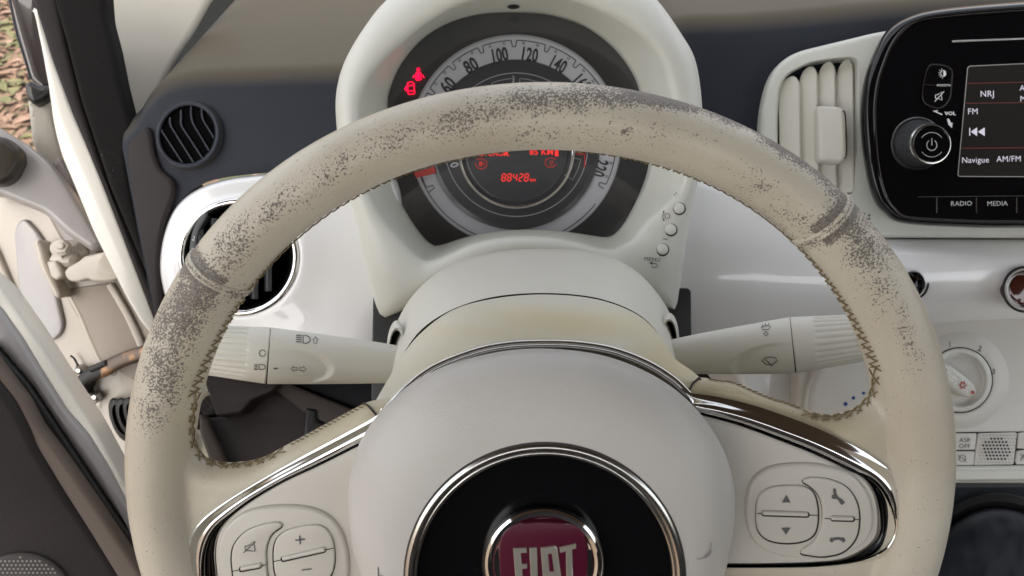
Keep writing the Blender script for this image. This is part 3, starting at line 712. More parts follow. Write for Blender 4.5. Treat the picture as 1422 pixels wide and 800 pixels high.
mk(join(strokes([[(1057,455),(1061,453),(1067,452),(1070,453.5),(1067,458),(1059,458),(1057,455)], [(1058,451),(1059,454)], [(1063,449),(1063,452)], [(1068,449),(1067,452)]], 1.0, rsb), strokes([[(1062,461),(1062,463.5),(1060,463.5),(1063.5,467),(1067,463.5),(1065,463.5),(1065,461),(1062,461)]], 1.0, rsb)), rb_)

# ================================================================== INSTRUMENT CLUSTER
CP = Plane(720, 190, .475, -.12)
clus = thing('instrument_cluster', 'round instrument cluster in an ivory binnacle behind the steering wheel rim', 'instrument cluster', CP.o)
GL = [(539,150),(541,128),(556,92),(585,56),(622,33),(665,21),(713,18),(765,22),(812,38),(850,66),(876,100),(888,130),(898,175),(900,225),(890,262),(872,300),(856,322),(843,329),(825,327),(790,322),(752,319),(712,319),(670,324),(640,331),(612,340),(602,340),(588,328),(568,300),(550,264),(542,225),(539,185)]
RDG = [(499,161),(503,130),(520,98),(551,66),(592,32),(643,4),(713,-7),(785,-2),(850,23),(899,58),(922,96),(932,135),(942,180),(949,230),(943,262),(920,287),(895,312),(880,332),(868,339),(851,347),(828,344),(791,334),(757,329),(706,329),(659,338),(622,354),(598,363),(581,358),(560,338),(537,311),(520,285),(508,255),(500,205)]
OUTC = [(466,150),(470,112),(482,78),(506,38),(537,0),(590,-38),(650,-58),(720,-64),(790,-56),(850,-32),(890,-18),(915,3),(946,47),(966,85),(975,146),(973,195),(969,250),(958,310),(948,370),(942,420),(938,431),(928,431),(880,400),(820,370),(757,360),(690,365),(620,395),(560,430),(540,441),(526,437),(512,392),(500,340),(487,285),(472,215)]
def radial(cont, c, N=200):
    P_ = spl(cont, 1600); a = np.unwrap(np.arctan2(P_[:, 1] - c[1], P_[:, 0] - c[0])); r = np.hypot(P_[:, 0] - c[0], P_[:, 1] - c[1])
    if a[-1] < a[0]: a = a[::-1]; r = r[::-1]
    a, r = np.r_[a - 2 * math.pi, a, a + 2 * math.pi], np.r_[r, r, r]; o = np.argsort(a); T = np.linspace(-math.pi, math.pi, N, endpoint=False)
    rr = np.interp(T, a[o], r[o]); return np.stack([c[0] + rr * np.cos(T), c[1] + rr * np.sin(T)], 1)
cc_ = (722, 215)
g_, r_, o_ = radial(GL, cc_), radial(RDG, cc_), radial(OUTC, cc_)
rings = [ring(g_, CP, -.061), ring(g_ + (r_ - g_) * .15, CP, -.048), ring(g_ + (r_ - g_) * .93, CP, -.004), ring(r_, CP, .0003)]
for k, h in ((.06, .0022), (.14, .0036), (.28, .0045), (.45, .0046), (.62, .0036), (.78, .001), (.9, -.003), (.97, -.008), (1.0, -.016)):
    rings.append(ring(r_ + (o_ - r_) * k, CP, h))
rings.append([CP.at(*(o_[i] + (np.array(cc_) - o_[i]) * .01), -.04) for i in range(len(o_))])
rings.append([CP.at(*(o_[i] + (np.array(cc_) - o_[i]) * .03), -.12) for i in range(len(o_))])
hv = loft(rings)
hous = mesh('binnacle_housing', hv, IVORY_COOL, clus, smooth=50)
HVS = Surf(hv)
mk(patch(ell(713, 9, 8.5, 3.2, 0, 24), HVS, .0003), hous, BLACK, 'sensor_hole')
# face
FH = -.0592
face = mesh('dial_face', slab(g_ + (g_ - np.array(cc_)) * .01, CP, FH, 0, -.066, 1), DIALDARK, clus)
DC = (716, 195)
def ann(cx, cy, r0, r1, h, n=120, ry=1.0):
    return loft([[CP.at(x, y, h) for x, y in ell(cx, cy, r, r * ry, 0, n)] for r in (r0, r1)])
clip = lambda pts: pts
def mkd(vf, m, name, par=None): return mesh(name, vf, m, par or face, smooth=False)
mkd(ann(716, 195, 112, 147, FH + .0004), DIALLINE, 'dial_rim')
mkd(ann(716, 196, 114, 145, FH + .0007), DIALBAND, 'speed_band')
mkd(loft([[CP.at(x, y, h) for x, y in ell(715, 201, r, r, 0, 110)] for r, h in ((118, FH + .0008), (117.5, FH + .0024), (112, FH + .003), (60, FH + .003))]), DIALDARK2, 'rev_counter_dial')
mkd(ann(717, 201, 99.0, 100.2, FH + .0034), DIALLINE, 'pale_ring')
tk = []
# castellated scale line
pts = []
for v in np.arange(-12, 232, .5):
    a = R(-11.5 + (v - 100) * 1.0 - 0.5 + 0); m20 = abs((v % 20) - 0) < 1.6 or abs((v % 20) - 20) < 1.6; m10 = abs((v % 20) - 10) < 1.3
    rr = 139.5 - (7 if m10 else 0) - (0)
    if m10: rr = 130.5
    a = R((v - 111) * .985)
    pts.append((716 + rr * math.sin(a), 195.5 - rr * math.cos(a)))
pts = [p for p in pts]
mkd(strokes([pts], 1.3, CP, FH + .0010), DIALINK, 'scale_line')
mkd(join(*[strokes([ell(716 + 136 * math.sin(R((v - 111) * .985 + q)), 195.5 - 136 * math.cos(R((v - 111) * .985 + q)), 1.6, 1.6, 0, 10)], .8, CP, FH + .0011) for v in range(20, 221, 20) for q in (-4.2, 4.2)]), DIALINK, 'scale_dot')
digs = []
for v in range(0, 241, 20):
    a = (v - 111) * .985
    if v <= 0 or v > 220: continue
    digs.append(text(str(v), CP, 716 + 122.5 * math.sin(R(a)), 196.5 - 122.5 * math.cos(R(a)), 18.5, .60 if v >= 100 else .70, a, FH + .0012, .028))
mkd(join(*digs), DIALINK, 'speed_figures')
mkd(join(strokes([arcpx(716, 196, 141, 141, 38, 160, 50)], 1.2, CP, FH + .0010)), DIALINK, 'band_outline')
# rev counter marks
rv = []
for k in range(9):
    a = -100 + k * 25; a0, a1 = a + 3, a + 22
    p = [(717 + r * math.sin(R(b)), 201 - r * math.cos(R(b))) for r, b in [(78, a0), (90, a0)] + [(92, q) for q in np.linspace(a0, a1, 8)] + [(90, a1), (78, a1)]]
    rv.append(strokes([p], .9, CP, FH + .0034))
mkd(join(*rv), DIALLINE, 'rev_scale')
mkd(join(text('0', CP, 631, 229, 11, .9, -104, FH + .0036, .03), text('x1000', CP, 630, 221, 5, .9, -15, FH + .0036)), DIALBAND, 'rev_figures')
mkd(join(text('4', CP, 703, 112, 9, .8, -10, FH + .0036, .02), text('4', CP, 717, 110, 9, .8, 0, FH + .0036, .02)) if False else text('3', CP, 713, 110, 9, .7, 0, FH + .0036, .02), DIALLINE, 'rev_figures')
mkd(strokes([[(800,214),(812,214),(812,232)]], 1.4, CP, FH + .0036), REDDIM, 'red_zone')
mkd(slab([(574,240),(603,231),(606,240),(578,247)], CP, FH + .004, .0006, FH + .001, 2), NEEDLE, 'needle')
mkd(tube([CP.at(x, y, FH + .0056) for x, y in ell(717, 209, 79, 79, 0, 120)], .0011, 10, True), CHROME, 'chrome_ring')
disp = mkd(slab(ell(717, 208, 72, 73, 0, 90), CP, FH + .0042, .0012, FH + .003, 3), DIALDARK2, 'display')
DH = FH + .0046
SEG = {'8': 'abcdefg', '4': 'bcfg', '2': 'abdeg', '5': 'acdfg'}
def seg(ch, x, y, w_, h_):
    s_ = 1.2; X0, X1, Y0, Y1, Ym = x, x + w_, y - h_ / 2, y + h_ / 2, y; g = .6
    L = {'a': [(X0 + g + s_, Y0), (X1 - g + s_, Y0)], 'b': [(X1 + s_, Y0 + g), (X1 + s_ / 2, Ym - g)], 'c': [(X1 + s_ / 2, Ym + g), (X1, Y1 - g)], 'd': [(X0 + g, Y1), (X1 - g, Y1)], 'e': [(X0, Y1 - g), (X0 + s_ / 2, Ym + g)], 'f': [(X0 + s_ / 2, Ym - g), (X0 + s_, Y0 + g)], 'g': [(X0 + g + s_ / 2, Ym), (X1 - g + s_ / 2, Ym)]}
    return strokes([L[c] for c in SEG[ch]], 1.5, CP, DH)
mkd(join(*[seg(c, 696.5 + i * 7.9, 246.5, 4.8, 10) for i, c in enumerate('88428')], text('km', CP, 740, 249.5, 4.6, 1.0, 0, DH, .02)), RED, 'odometer', disp)
mkd(join(text('AUTONOM.', CP, 684, 213, 7, .85, 0, DH, .02), text('85 KM', CP, 752, 211, 7.5, 1.1, 0, DH, .02)), RED, 'range_readout', disp)
mkd(join(strokes([[(661,222),(668,220),(676,224),(676,231),(669,235),(663,233),(659,226)], ], 1.1, CP, DH), patch(rbox(667.5, 227.5, 5, 6.5, 1), CP, DH), strokes([[(672,225),(672,230)]], 1.1, CP, DH), patch(rbox(659, 213, 5, 6, 1), CP, DH)), REDDIM, 'fuel_symbol', disp)
mkd(join(strokes([[(772,221),(765,219),(758,222),(757,227),(761,232),(768,232),(773,228)]], 1.1, CP, DH), strokes([[(764,224),(765,230)], [(766,224),(769,224)], [(766,227),(769,227)]], 1.1, CP, DH)), REDDIM, 'temperature_symbol', disp)
mkd(patch(rbox(773, 212, 5, 10, 1), CP, DH), RED, 'gauge_bar', disp)
WH = FH + .002
mkd(join(patch(ell(581, 96.5, 2.4, 2.6, 0, 12), CP, WH), patch([(578,100),(584,100),(586,106),(584,110),(578,110),(576,106)], CP, WH + .0001), strokes([[(576,104),(573.5,108)], [(586,104),(589,108)], [(577,110),(580,111.5),(585,110)]], 1.4, CP, WH + .0002)), REDICON, 'seat_belt_lamp')
mkd(join(strokes([[(566,115),(572,113.5),(575,116),(575.5,130),(568,131),(566,128),(566,115)], [(568,119),(573,118.5)], [(568,126),(573,126)]], 1.6, CP, WH), patch([(565.5,118),(561.5,123),(562.5,126),(565.5,125)], CP, WH)), REDICON, 'open_door_lamp')
def lens_mat():
    m = bpy.data.materials.new('clear_cluster_lens'); m.use_nodes = True; n = m.node_tree.nodes; l = m.node_tree.links
    n.remove(n['Principled BSDF']); t = n.new('ShaderNodeBsdfTransparent'); g = n.new('ShaderNodeBsdfGlossy'); g.inputs['Roughness'].default_value = .04
    fr = n.new('ShaderNodeFresnel'); fr.inputs[0].default_value = 1.5; mx = n.new('ShaderNodeMixShader')
    l.new(fr.outputs[0], mx.inputs[0]); l.new(t.outputs[0], mx.inputs[1]); l.new(g.outputs[0], mx.inputs[2]); l.new(mx.outputs[0], n['Material Output'].inputs[0]); return m
mesh('lens', fill([CP.at(*p, -.0525) for p in g_ + (r_ - g_) * .10]), lens_mat(), clus)
# round buttons on the right wing
for i, (x, y) in enumerate(((943.5, 290), (932, 319.5), (920.5, 347))):
    p, n_ = HVS.hit(x, y); pl = Plane(x, y, -p[2], -.12)
    mesh('button_gap', slab(ell(x, y, 9, 9, 0, 32), pl, .0006, .0002, -.002, 1), GROOVE, hous)
    mesh('button', slab(ell(x + .4, y - .6, 7.4, 7.6, 0, 40), pl, .0032, .0016, -.001, 5, bulge=.0004), IVORY_COOL, hous)
mk(join(strokes([[(936,271),(943,271)], [(939.5,267.5),(939.5,274.5)]], 1.2, HVS), strokes([[(920,331.5),(927,332.5)]], 1.2, HVS),
        text('MENU', HVS, 905.5, 360, 5.6, 1.0, 5, .0003), strokes([[(905,365.5),(912,366.5),(913,369),(911,371.5),(904,370.5)]], 1.2, HVS), patch([(901.5,365),(906,363),(905.5,368)], HVS),
        strokes([[(924,297),(928,296.5),(930,299),(929,303),(925,303.5),(923.5,301),(924,297)], [(922,296),(920,300),(921,305)]], 1.0, HVS), patch(ell(921.5,294.5,1.3,1.3,0,8), HVS), patch(ell(921.5,305.5,1.3,1.3,0,8), HVS)), hous)

# ================================================================== DASHBOARD
FP = Plane(711, 330, .53, -.06)
dash = thing('dashboard', 'slate topped dashboard with glossy white painted fascia', 'dashboard', ray(711, 330) * .53)
# upper soft pad: front face rolling back into the flat top under the windscreen
def grid(cols, rows_h):
    return loft([[p for p in r_] for r_ in rows_h], False)
pad_bot = [(222,480),(221,450),(222,420),(230,315),(250,280),(285,254),(340,243),(420,238),(540,236),(720,236),(960,226),(1010,236),(1100,240),(1300,240),(1500,240)]
pad_mid = [(170,205),(178,197),(190,184),(200,165),(225,140),(262,128),(330,125),(420,122),(540,118),(720,112),(900,70),(950,52),(1060,47),(1300,26),(1500,20)]
n = 140; pb, pm = spl(pad_bot, n, False), spl(pad_mid, n, False)
kx = pm[:, 0]
rows = []
for t in np.linspace(0, 1, 10):
    rows.append([ray(*(b + (m_ - b) * t)) * (.555 - .004 * t) for b, m_ in zip(pb, pm)])
up = np.array([0, .60, -.80]); upv = np.array([0, .799, .602])           # world forward and world up in this frame
last = [np.array(p) for p in rows[-1]]
for k in range(1, 9):
    a0 = R(38); a = a0 + (R(90) - a0) * k / 8; rr_ = .028
    rows.append([p + up * rr_ * (math.cos(a0) - math.cos(a)) + upv * rr_ * (math.sin(a) - math.sin(a0)) for p in last])
last = rows[-1]
for k in (.05, .15, .3, .5, .8): rows.append([p + up * k + upv * (.03 * k) for p in last])
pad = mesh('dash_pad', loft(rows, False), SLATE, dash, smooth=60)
# left end of the pad that borders the door opening
mesh('windscreen_edge', slab([(180,-60),(520,-60),(520,60),(330,150),(190,160)], Plane(300, 60, .95), 0, 0, -.02, 1), mat('matt_cowl_black', (.014, .015, .015), 1, spec=0), dash)
mesh('pad_end', slab(spl([(177,202),(188,186),(203,176),(210,190),(213,212),(222,235),(238,250),(240,270),(227,310),(220,360),(224,430),(232,480),(218,470),(207,400),(192,320),(178,240)], 120), Plane(210, 300, .551, -.05, -.05), .001, .003, -.05, 6), DARK, dash)
# painted fascia, driver's side, moulded round the vent
VC = (332, 357)
fo_ = radial([(222,365),(228,325),(244,288),(272,264),(310,250),(355,243),(400,240),(470,238),(545,240),(560,330),(545,430),(528,482),(505,520),(400,530),(310,520),(262,480),(238,435),(226,400)], VC, 160)
fi_ = radial(ell(332, 357, 81, 79, 0, 60), VC, 160)
rr = []
for k, h in ((0, -.03), (.0, -.010), (.02, -.005), (.06, -.001), (.12, .001), (.3, .002), (.6, .002), (.8, .0035), (.9, .005), (.96, .0055), (1, .0045), (1, -.03)):
    rr.append([FP.at(*(o + (i_ - o) * k), h) for o, i_ in zip(fo_, fi_)])
fas = mesh('painted_fascia', loft(rr), PAINT, dash, smooth=60, label='glossy white panel around the driver side round vent')
# right-hand fascia: a long rolled panel
ft = [(930,218),(965,226),(1000,240),(1060,262),(1120,290),(1180,318),(1222,330),(1320,331.5),(1430,331.5),(1520,331)]
fb = [(925,500),(965,505),(1000,505),(1060,500),(1120,492),(1180,475),(1222,462),(1300,451),(1430,448),(1520,446)]
n = 120; a_, b_ = spl(ft, n, False), spl(fb, n, False); rr = []
for t, h in ((0, -.06), (0, -.012), (.01, -.006), (.03, -.0015), (.07, .003), (.13, .0062), (.2, .0085), (.3, .0105), (.42, .0112), (.54, .0098), (.66, .006), (.78, -.0005), (.88, -.009), (.95, -.018), (1, -.028), (1, -.06)):
    rr.append([FP.at(*(x + (y - x) * t), h - .012 * max(0, (x[0] - 1050) / 400)) for x, y in zip(a_, b_)])
mesh('painted_fascia', loft(rr, False), PAINT, dash, smooth=60, label='glossy white panel right of the instrument binnacle')
# dark structure below and behind
DP = Plane(711, 560, .62, .1)
mesh('lower_dash', slab([(205,500),(1600,430),(1600,1100),(205,1100)], Plane(711, 560, .74, .1), 0, .0, -.01, 1), BLACK, dash)
mesh('column_recess', slab(rp([(518,400),(960,400),(962,560),(515,560)], 8), Plane(740, 450, .50), .0, .001, -.02), BLACK, dash)

# footwell trim seen through the left spoke gap
knee = thing('knee_panel', 'dark brown footwell trim seen between the left spoke and the rim', 'trim panel', ray(380, 590) * .6)
KP = Plane(380, 590, .60, .25)
def kp(name, pts, h, m=DARK, b=.003, r=4, h0=-.05): return mesh(name, slab(rp(pts, r), KP, h, b, h0), m, knee)
kp('lower_panel', [(286,580),(330,574),(345,556),(378,542),(425,560),(455,580),(480,590),(560,610),(560,760),(360,760),(320,690)], .012)
kp('fuse_cover', [(280,515),(390,528),(378,543),(350,555),(334,573),(300,578)], .03, DARK, .002)
kp('diagonal_rail', [(362,528),(400,533),(520,580),(560,600),(560,640),(425,575)], .02, mat('taupe_rail_plastic', (.04, .031, .028), .6, spec=.3), .002)
kp('side_bracket', [(424,566),(440,568),(441,585),(480,592),(470,640),(418,640)], .022, BLACK)
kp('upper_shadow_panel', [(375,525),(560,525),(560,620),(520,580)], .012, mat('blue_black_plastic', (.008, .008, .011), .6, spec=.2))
kp('kick_edge', [(275,574),(287,580),(318,650),(340,700),(310,700),(276,600)], .018, mat('taupe_edge_trim', (.08, .062, .053), .6, spec=.3))
mesh('sill_patch', slab(rp([(278,520),(300,530),(316,574),(284,578),(272,560)], 2), KP, .008, .001, -.02), mat('speckled_carpet', (.045, .035, .031), .9, var=((.014, .010, .009), 90, .40, .6), bump=(600, 1, .002)), knee)
sill = mesh('door_sill', slab(rp([(262,592),(284,606),(296,624),(330,700),(262,700)], 3), Plane(285, 625, .68, .3), .0, .002, -.03), SLIVER, None,
            top={'label': 'pale cream sill glimpsed through the lower left gap in the wheel', 'category': 'door sill'})

# ================================================================== ROUND VENTS
rv_ = thing('round_air_vent', 'round black air vent in a chrome ring on the white fascia behind the rim', 'air vent', FP.at(332, 357))
mesh('chrome_ring', tube([FP.at(x, y, .0045) for x, y in ell(332, 357, 79.5, 77.5, 0, 120)], .0026, 12, True, flat=1.0, nrm=FP.n), CHROME, rv_)
mesh('vent_bowl', loft([[FP.at(x, y, h) for x, y in ell(332, 357, k, k * .97, 0, 90)] for k, h in ((78, .006), (73, .006), (70, -.002), (66, -.03), (10, -.032))], True, False, True), VOID, rv_)
for x in range(280, 392, 19):
    hh = math.sqrt(max(0, 66 ** 2 - (x - 332) ** 2)) * .95
    q = [(x + 7 * math.cos(t), y) for t, y in ((math.pi, 357 - hh), (math.pi, 357 + hh), (0, 357 + hh), (0, 357 - hh))]
    mesh('vent_slat', slab([(x - 4.5, 357 - hh), (x - 4.5, 357 + hh), (x + 3, 357 + hh), (x + 3, 357 - hh)], Plane(x, 357, .53, 0, .5), .006, .0008, -.012), mat('vent_slat_black', (.045, .046, .05), .4) if x == 280 else bpy.data.materials['vent_slat_black'], rv_)
crs = mesh('vent_rim_marker', slab(spl([(262,352),(268,318),(284,296),(288,300),(276,322),(272,350),(272,372),(264,372)], 50), FP, .0072, .001, 0), bpy.data.materials['vent_slat_black'], rv_)
mk(join(text('2', FP, 269, 331, 6, .8, 20, .0076), text('0', FP, 267, 346, 4, .8, 0, .0076)), crs, WHITEINK)

dv = thing('defroster_vent', 'dark slate round side window vent with slanted louvres at the left end of the dashboard', 'air vent', ray(261, 187) * .53)
VP = Plane(261, 187, .5515, 0, 0)
mesh('groove', slab(ell(261, 187, 46.5, 49.5, 25, 80), VP, .0008, .0008, -.02), GROOVE, dv)
mesh('vent_frame', loft([[VP.at(x, y, h) for x, y in ell(cx, cy, a, b, 25, 80)] for cx, cy, a, b, h in ((261, 187, 45, 48, -.01), (261, 187, 45, 48, .002), (261, 187, 44, 47, .0035), (261, 187, 41, 44, .0042), (261, 187, 38.5, 41.5, .0036), (260, 187, 37.5, 40.5, .001), (260, 187, 37, 40, -.004))]), SLATE2, dv)
mesh('vent_bowl', slab(ell(260, 187, 37.5, 40.5, 25, 60), VP, .0012, .0, -.02, 1), VOID, dv)
for top, kn, bot in (((224.5,180),(227,186),(253,226)), ((236,163),(241,182),(268,225)), ((251,153),(252,175),(281,220)), ((265,147.5),(268,172),(290,209)), ((280,150),(282,167),(297,192))):
    P_ = spl([top, (top[0], (top[1] + kn[1]) / 2), kn, ((kn[0] + bot[0]) / 2, (kn[1] + bot[1]) / 2), bot], 24, False)
    a = [VP.at(x - 1.1, y, .0030) for x, y in P_]; b = [VP.at(x + 1.3, y, .0030) for x, y in P_]
    a2 = [VP.at(x - 1.3 + 4, y + 1, .0013) for x, y in P_]; c2 = [VP.at(x - 1.2, y, .0013) for x, y in P_]
    mesh('louvre', loft([c2, a, b, a2], False), SLATE2, dv, smooth=30)

# ================================================================== CENTRE VENT AND RADIO SURROUND
SP = Plane(1200, 180, .54, -.04, -.08)
surr = thing('centre_vent', 'ivory framed centre air vent with upright vanes beside the black radio', 'air vent', SP.o)
OS = [(1056,200,10),(1058,150,30),(1072,98,30),(1100,72,26),(1150,60,20),(1216,44,10),(1300,30,10),(1560,10,4),(1560,330,2),(1222,330,2),(1185,322,20),(1130,296,20),(1070,262,20)]
HOLE = spl([(1077,192),(1077,160),(1080,126),(1090,105),(1108,93),(1132,84),(1174,79),(1188,81),(1193,92),(1193,140),(1191,215),(1187,262),(1180,272),(1150,274),(1110,272),(1084,268),(1078,240)], 100)
mesh('ivory_frame', slab(resamp(rp(OS, 8), 260), SP, .004, .0045, -.03, 6, holes=[HOLE]), IVORY_COOL, surr, smooth=50)
lip = loft([ring(HOLE, SP, .0042), ring(inset(HOLE, 1.2), SP, .0036), ring(inset(HOLE, 3.2), SP, -.004), ring(inset(HOLE, 4), SP, -.02)])
mesh('frame_lip', lip, IVORY_COOL, surr)
mesh('vent_back', slab(inset(HOLE, -2), SP, -.020, 0, -.03, 1), VOID, surr)
for i, (x0, x1, yt, yb, dx) in enumerate(((1080, 1110, 104, 275, 3), (1108, 1135, 90, 275, 3), (1134, 1160, 83, 262, 3), (1160, 1185, 80, 268, 2))):
    pl = Plane((x0 + x1) / 2, 180, .547, 0, -.55)
    c = rp([(x0, yt + 26, 10), (x0 + 6, yt + 8, 8), (x1 - 8, yt - 1, 8), (x1 - 1, yt + 8, 8), (x1 + dx - 1, yb, 6), (x0 + dx + 1, yb, 6)], 6)
    mesh('vane', slab(resamp(c, 90), pl, .004, .0012, -.004, 5), IVORY, surr, smooth=60)
sk_ = mesh('slider', slab(resamp(rp([(1136,146,4),(1166,147,8),(1174,153,6),(1176,218,8),(1170,226,6),(1137,223,4)], 5), 80), Plane(1155, 185, .535, 0, -.12), .006, .003, -.006, 5), IVORY, surr, smooth=60)
mesh('chrome_slider_edge', tube([Plane(1155, 185, .535, 0, -.12).at(x, y, .0064) for x, y in spl([(1170,154),(1173,160),(1174.5,190),(1174.5,215),(1172,221)], 24, False)], .0009, 8), CHROME, sk_)
mk(join(*[patch(rbox(x, y, 3.2, 3, .5, r0), SP, .0044) for x, y, r0 in ((1200, 297, 0), (1207, 299, 30), (1207, 304, 0), (1200, 305, 0))]), surr)

# ================================================================== RADIO
RPn = Plane(1310, 160, .525, -.05, -.10)
rad = thing('car_radio', 'gloss black car radio with a screen, volume knob and mute button at the right edge', 'car radio', RPn.o)
RO_ = [(1194,160),(1198,118),(1210,80),(1229,45),(1260,24),(1309,12),(1422,2),(1560,-6),(1580,150),(1560,318),(1422,317),(1350,316.5),(1256,311),(1228,297),(1210,272),(1199,222)]
RI2 = [(1216,162),(1219,122),(1228,90),(1243,57),(1268,33),(1312,23),(1422,14),(1545,8),(1560,150),(1545,308),(1422,307),(1352,306),(1266,301),(1244,290),(1230,268),(1220,224)]
ro, ri = spl(RO_, 200), spl(RI2, 200)
bz = [ring(ro, RPn, -.03), ring(ro, RPn, 0)]
for k, h in ((.06, .006), (.2, .0105), (.4, .0132), (.6, .0142), (.75, .0143), (.88, .0138), (.96, .0132), (1, .0125)): bz.append([RPn.at(*(a + (b - a) * k), h) for a, b in zip(ro, ri)])
bezel = mesh('gloss_bezel', loft(bz), PIANO, rad, smooth=60)
rface = mesh('front_panel', slab(inset(ri, -1), RPn, .0125, 0, .0, 1), PIANO, rad)
mesh('bezel_line', tube([RPn.at(x, y, .0132) for x, y in ri], .0004, 6, True), SATIN, rad)
RH = .0125
def rs(lines, w_, m, par=rface, h=RH + .0003, name='marking'): return mesh(name, strokes(lines, w_, RPn, h), m, par, smooth=False)
mesh('accent_strip', slab([(1323,56),(1480,50.5),(1480,52.5),(1323,58.5)], RPn, RH + .0008, .0003, RH - .001, 2), mat('satin_silver_strip', (.8, .8, .8), .3, metal=.7), rad)
btn = rp([(1286,100,10),(1291,88,6),(1314,90,8),(1324,97,6),(1322,118,4),(1321,138,10),(1308,152,8),(1288,148,8),(1280,138,8),(1282,118,4)], 6)
sb = mesh('mute_display_button', slab(resamp(btn, 80), RPn, RH + .0014, .0009, RH - .001), PIANO, rad)
rs([list(btn) + [btn[0]]], .9, SATIN, sb, RH + .0012, 'button_outline')
rs([[(1283,117.5),(1301,118.5)]], .8, SATIN, sb, RH + .0017, 'button_split')
mesh('silver_ridge', slab(rbox(1311, 118.5, 19, 3.4, 1.6), RPn, RH + .0024, .0006, RH), SATIN, sb)
rs([ell(1310, 102, 3.8, 4.2, 0, 18)] + [[(1310 + 5.4 * math.cos(R(a)), 102 + 5.6 * math.sin(R(a))), (1310 + 6.8 * math.cos(R(a)), 102 + 7 * math.sin(R(a)))] for a in range(100, 280, 30)], .9, WHITEINK, sb, RH + .0018, 'symbol')
mk(patch([(1310,98)] + [(1310 + 3.8 * math.cos(R(a)), 102 + 4.2 * math.sin(R(a))) for a in range(-90, 91, 20)], RPn, RH + .0018), sb, WHITEINK)
rs([[(1299,132),(1302,131.5),(1307,128),(1308,139),(1302,136.5),(1299,136.5),(1299,132)], [(1298,141),(1311,127)]], 1.1, WHITEINK, sb, RH + .0018, 'symbol')
mk(join(patch([(1295,154),(1303,153),(1301,155.5),(1309,158.5),(1308,160)], RPn, RH + .0004), patch([(1315,165),(1318,165),(1321,171),(1323,170),(1322,178),(1317,173)], RPn, RH + .0004), text('VOL', RPn, 1319.5, 157.5, 4.6, 1.15, 0, RH + .0004, .03)), rface, WHITEINK, 'volume_marks')
# volume knob, standing off towards the driver
KB = np.array([1274, 199.0]); KC = np.array([1294, 200.0])
def kring(t, r, h): c = KB + (KC - KB) * t; return [RPn.at(x, y, h) for x, y in ell(c[0], c[1], r, r * 1.0, 0, 144)]
kn_ = thing('volume_knob', 'ribbed black volume knob with a silver rimmed power symbol cap on the radio', 'knob', RPn.at(1274, 199, RH))
mesh('chrome_base_ring', loft([kring(0, 37, RH), kring(0, 36.5, RH + .001), kring(0, 35.4, RH + .0016), kring(0.05, 34, RH + .001)]), SATIN, kn_)
kb = []
for j, (t, r, h) in enumerate(((.0, 33.5, RH), (.2, 32.5, RH + .003), (.75, 29.5, RH + .0120), (.88, 28.5, RH + .0138))):
    base = kring(t, r, h); ctr = sum(base) / len(base)
    kb.append([ctr + (p - ctr) * (1 - .022 * (i % 2)) for i, p in enumerate(base)])
mesh('ribbed_grip', loft(kb), mat('knob_rubber', (.030, .031, .034), .45), kn_, smooth=20)
mesh('silver_rim', loft([kring(.88, 28.5, RH + .0138), kring(.95, 27.6, RH + .0150), kring(1, 25.8, RH + .0152), kring(1, 24.6, RH + .0142)]), SATIN, kn_)
kc = mesh('power_cap', loft([kring(1, 24.8, RH + .0143), kring(1, 15, RH + .0147)], True, False, True), PIANO, kn_)
KH = .0152 + RH
mk(join(strokes([arcpx(1294, 201.5, 7, 7.5, -55, 235, 20), [(1294, 192), (1294, 202)]], 1.2, RPn, KH), strokes([arcpx(1294, 201, 17, 17, 35, 145, 16), arcpx(1294, 201, 17, 17, 215, 325, 16)], .8, RPn, KH)), kc, mat('pale_grey_ink', (.4, .4, .4), .5))
# screen
SCRN = rp([(1344,92,4),(1560,82,3),(1560,246,3),(1330,245,4)], 4)
scn = mesh('screen', slab(resamp(SCRN, 100), RPn, RH + .0006, .0002, RH - .001, 1), SCREEN, rad)
rs([list(SCRN) + [SCRN[0]]], 1.1, mat('screen_frame_grey', (.35, .34, .32), .4), scn, RH + .0009, 'screen_outline')
for ys in (((1342, 116), (1560, 111)), ((1341, 143.5), (1560, 140.5)), ((1336, 206), (1560, 204))): rs([ys], 1.1, LCDRED, scn, RH + .0009, 'screen_divider')
RT = RH + .0010
mk(join(text('NRJ', RPn, 1371, 130, 8.4, 1.0, -1, RT), text('FM', RPn, 1351, 154.5, 8.2, 1.0, -1, RT), text('Navigue', RPn, 1354.5, 222, 8, .98, -1, RT), text('AM/FM', RPn, 1401, 220.5, 8, .98, -1, RT), text('A', RPn, 1419.5, 122, 8, .95, 0, RT), text('M', RPn, 1420.5, 137, 8, .95, 0, RT),
        patch([(1346,177.5),(1347.4,177.5),(1347.4,188.5),(1346,188.5)], RPn, RT), patch([(1348,183),(1357,177),(1357,189)], RPn, RT), patch([(1358,183),(1367.5,177),(1367.5,189)], RPn, RT)), scn, LCD, 'screen_text')
rs([[(1275,273.5),(1560,270.5)]], .7, mat('faint_grey_line', (.07, .07, .07), .3), rface, RH + .0003, 'row_line')
for k, x in enumerate((1301, 1356, 1412)): mesh('key_gap', slab(rbox(x, 285, 1.6, 22, .7), RPn, RH + .0002, 0, RH - .001, 1), SATIN if k else bpy.data.materials['faint_grey_line'], rface)
mk(join(text('RADIO', RPn, 1335, 282.5, 6.4, 1.03, -1, RH + .0004), text('MEDIA', RPn, 1385, 282.5, 6.4, 1.03, -1, RH + .0004)), rface, mat('key_lettering', (.5, .5, .5), .5), 'key_lettering')

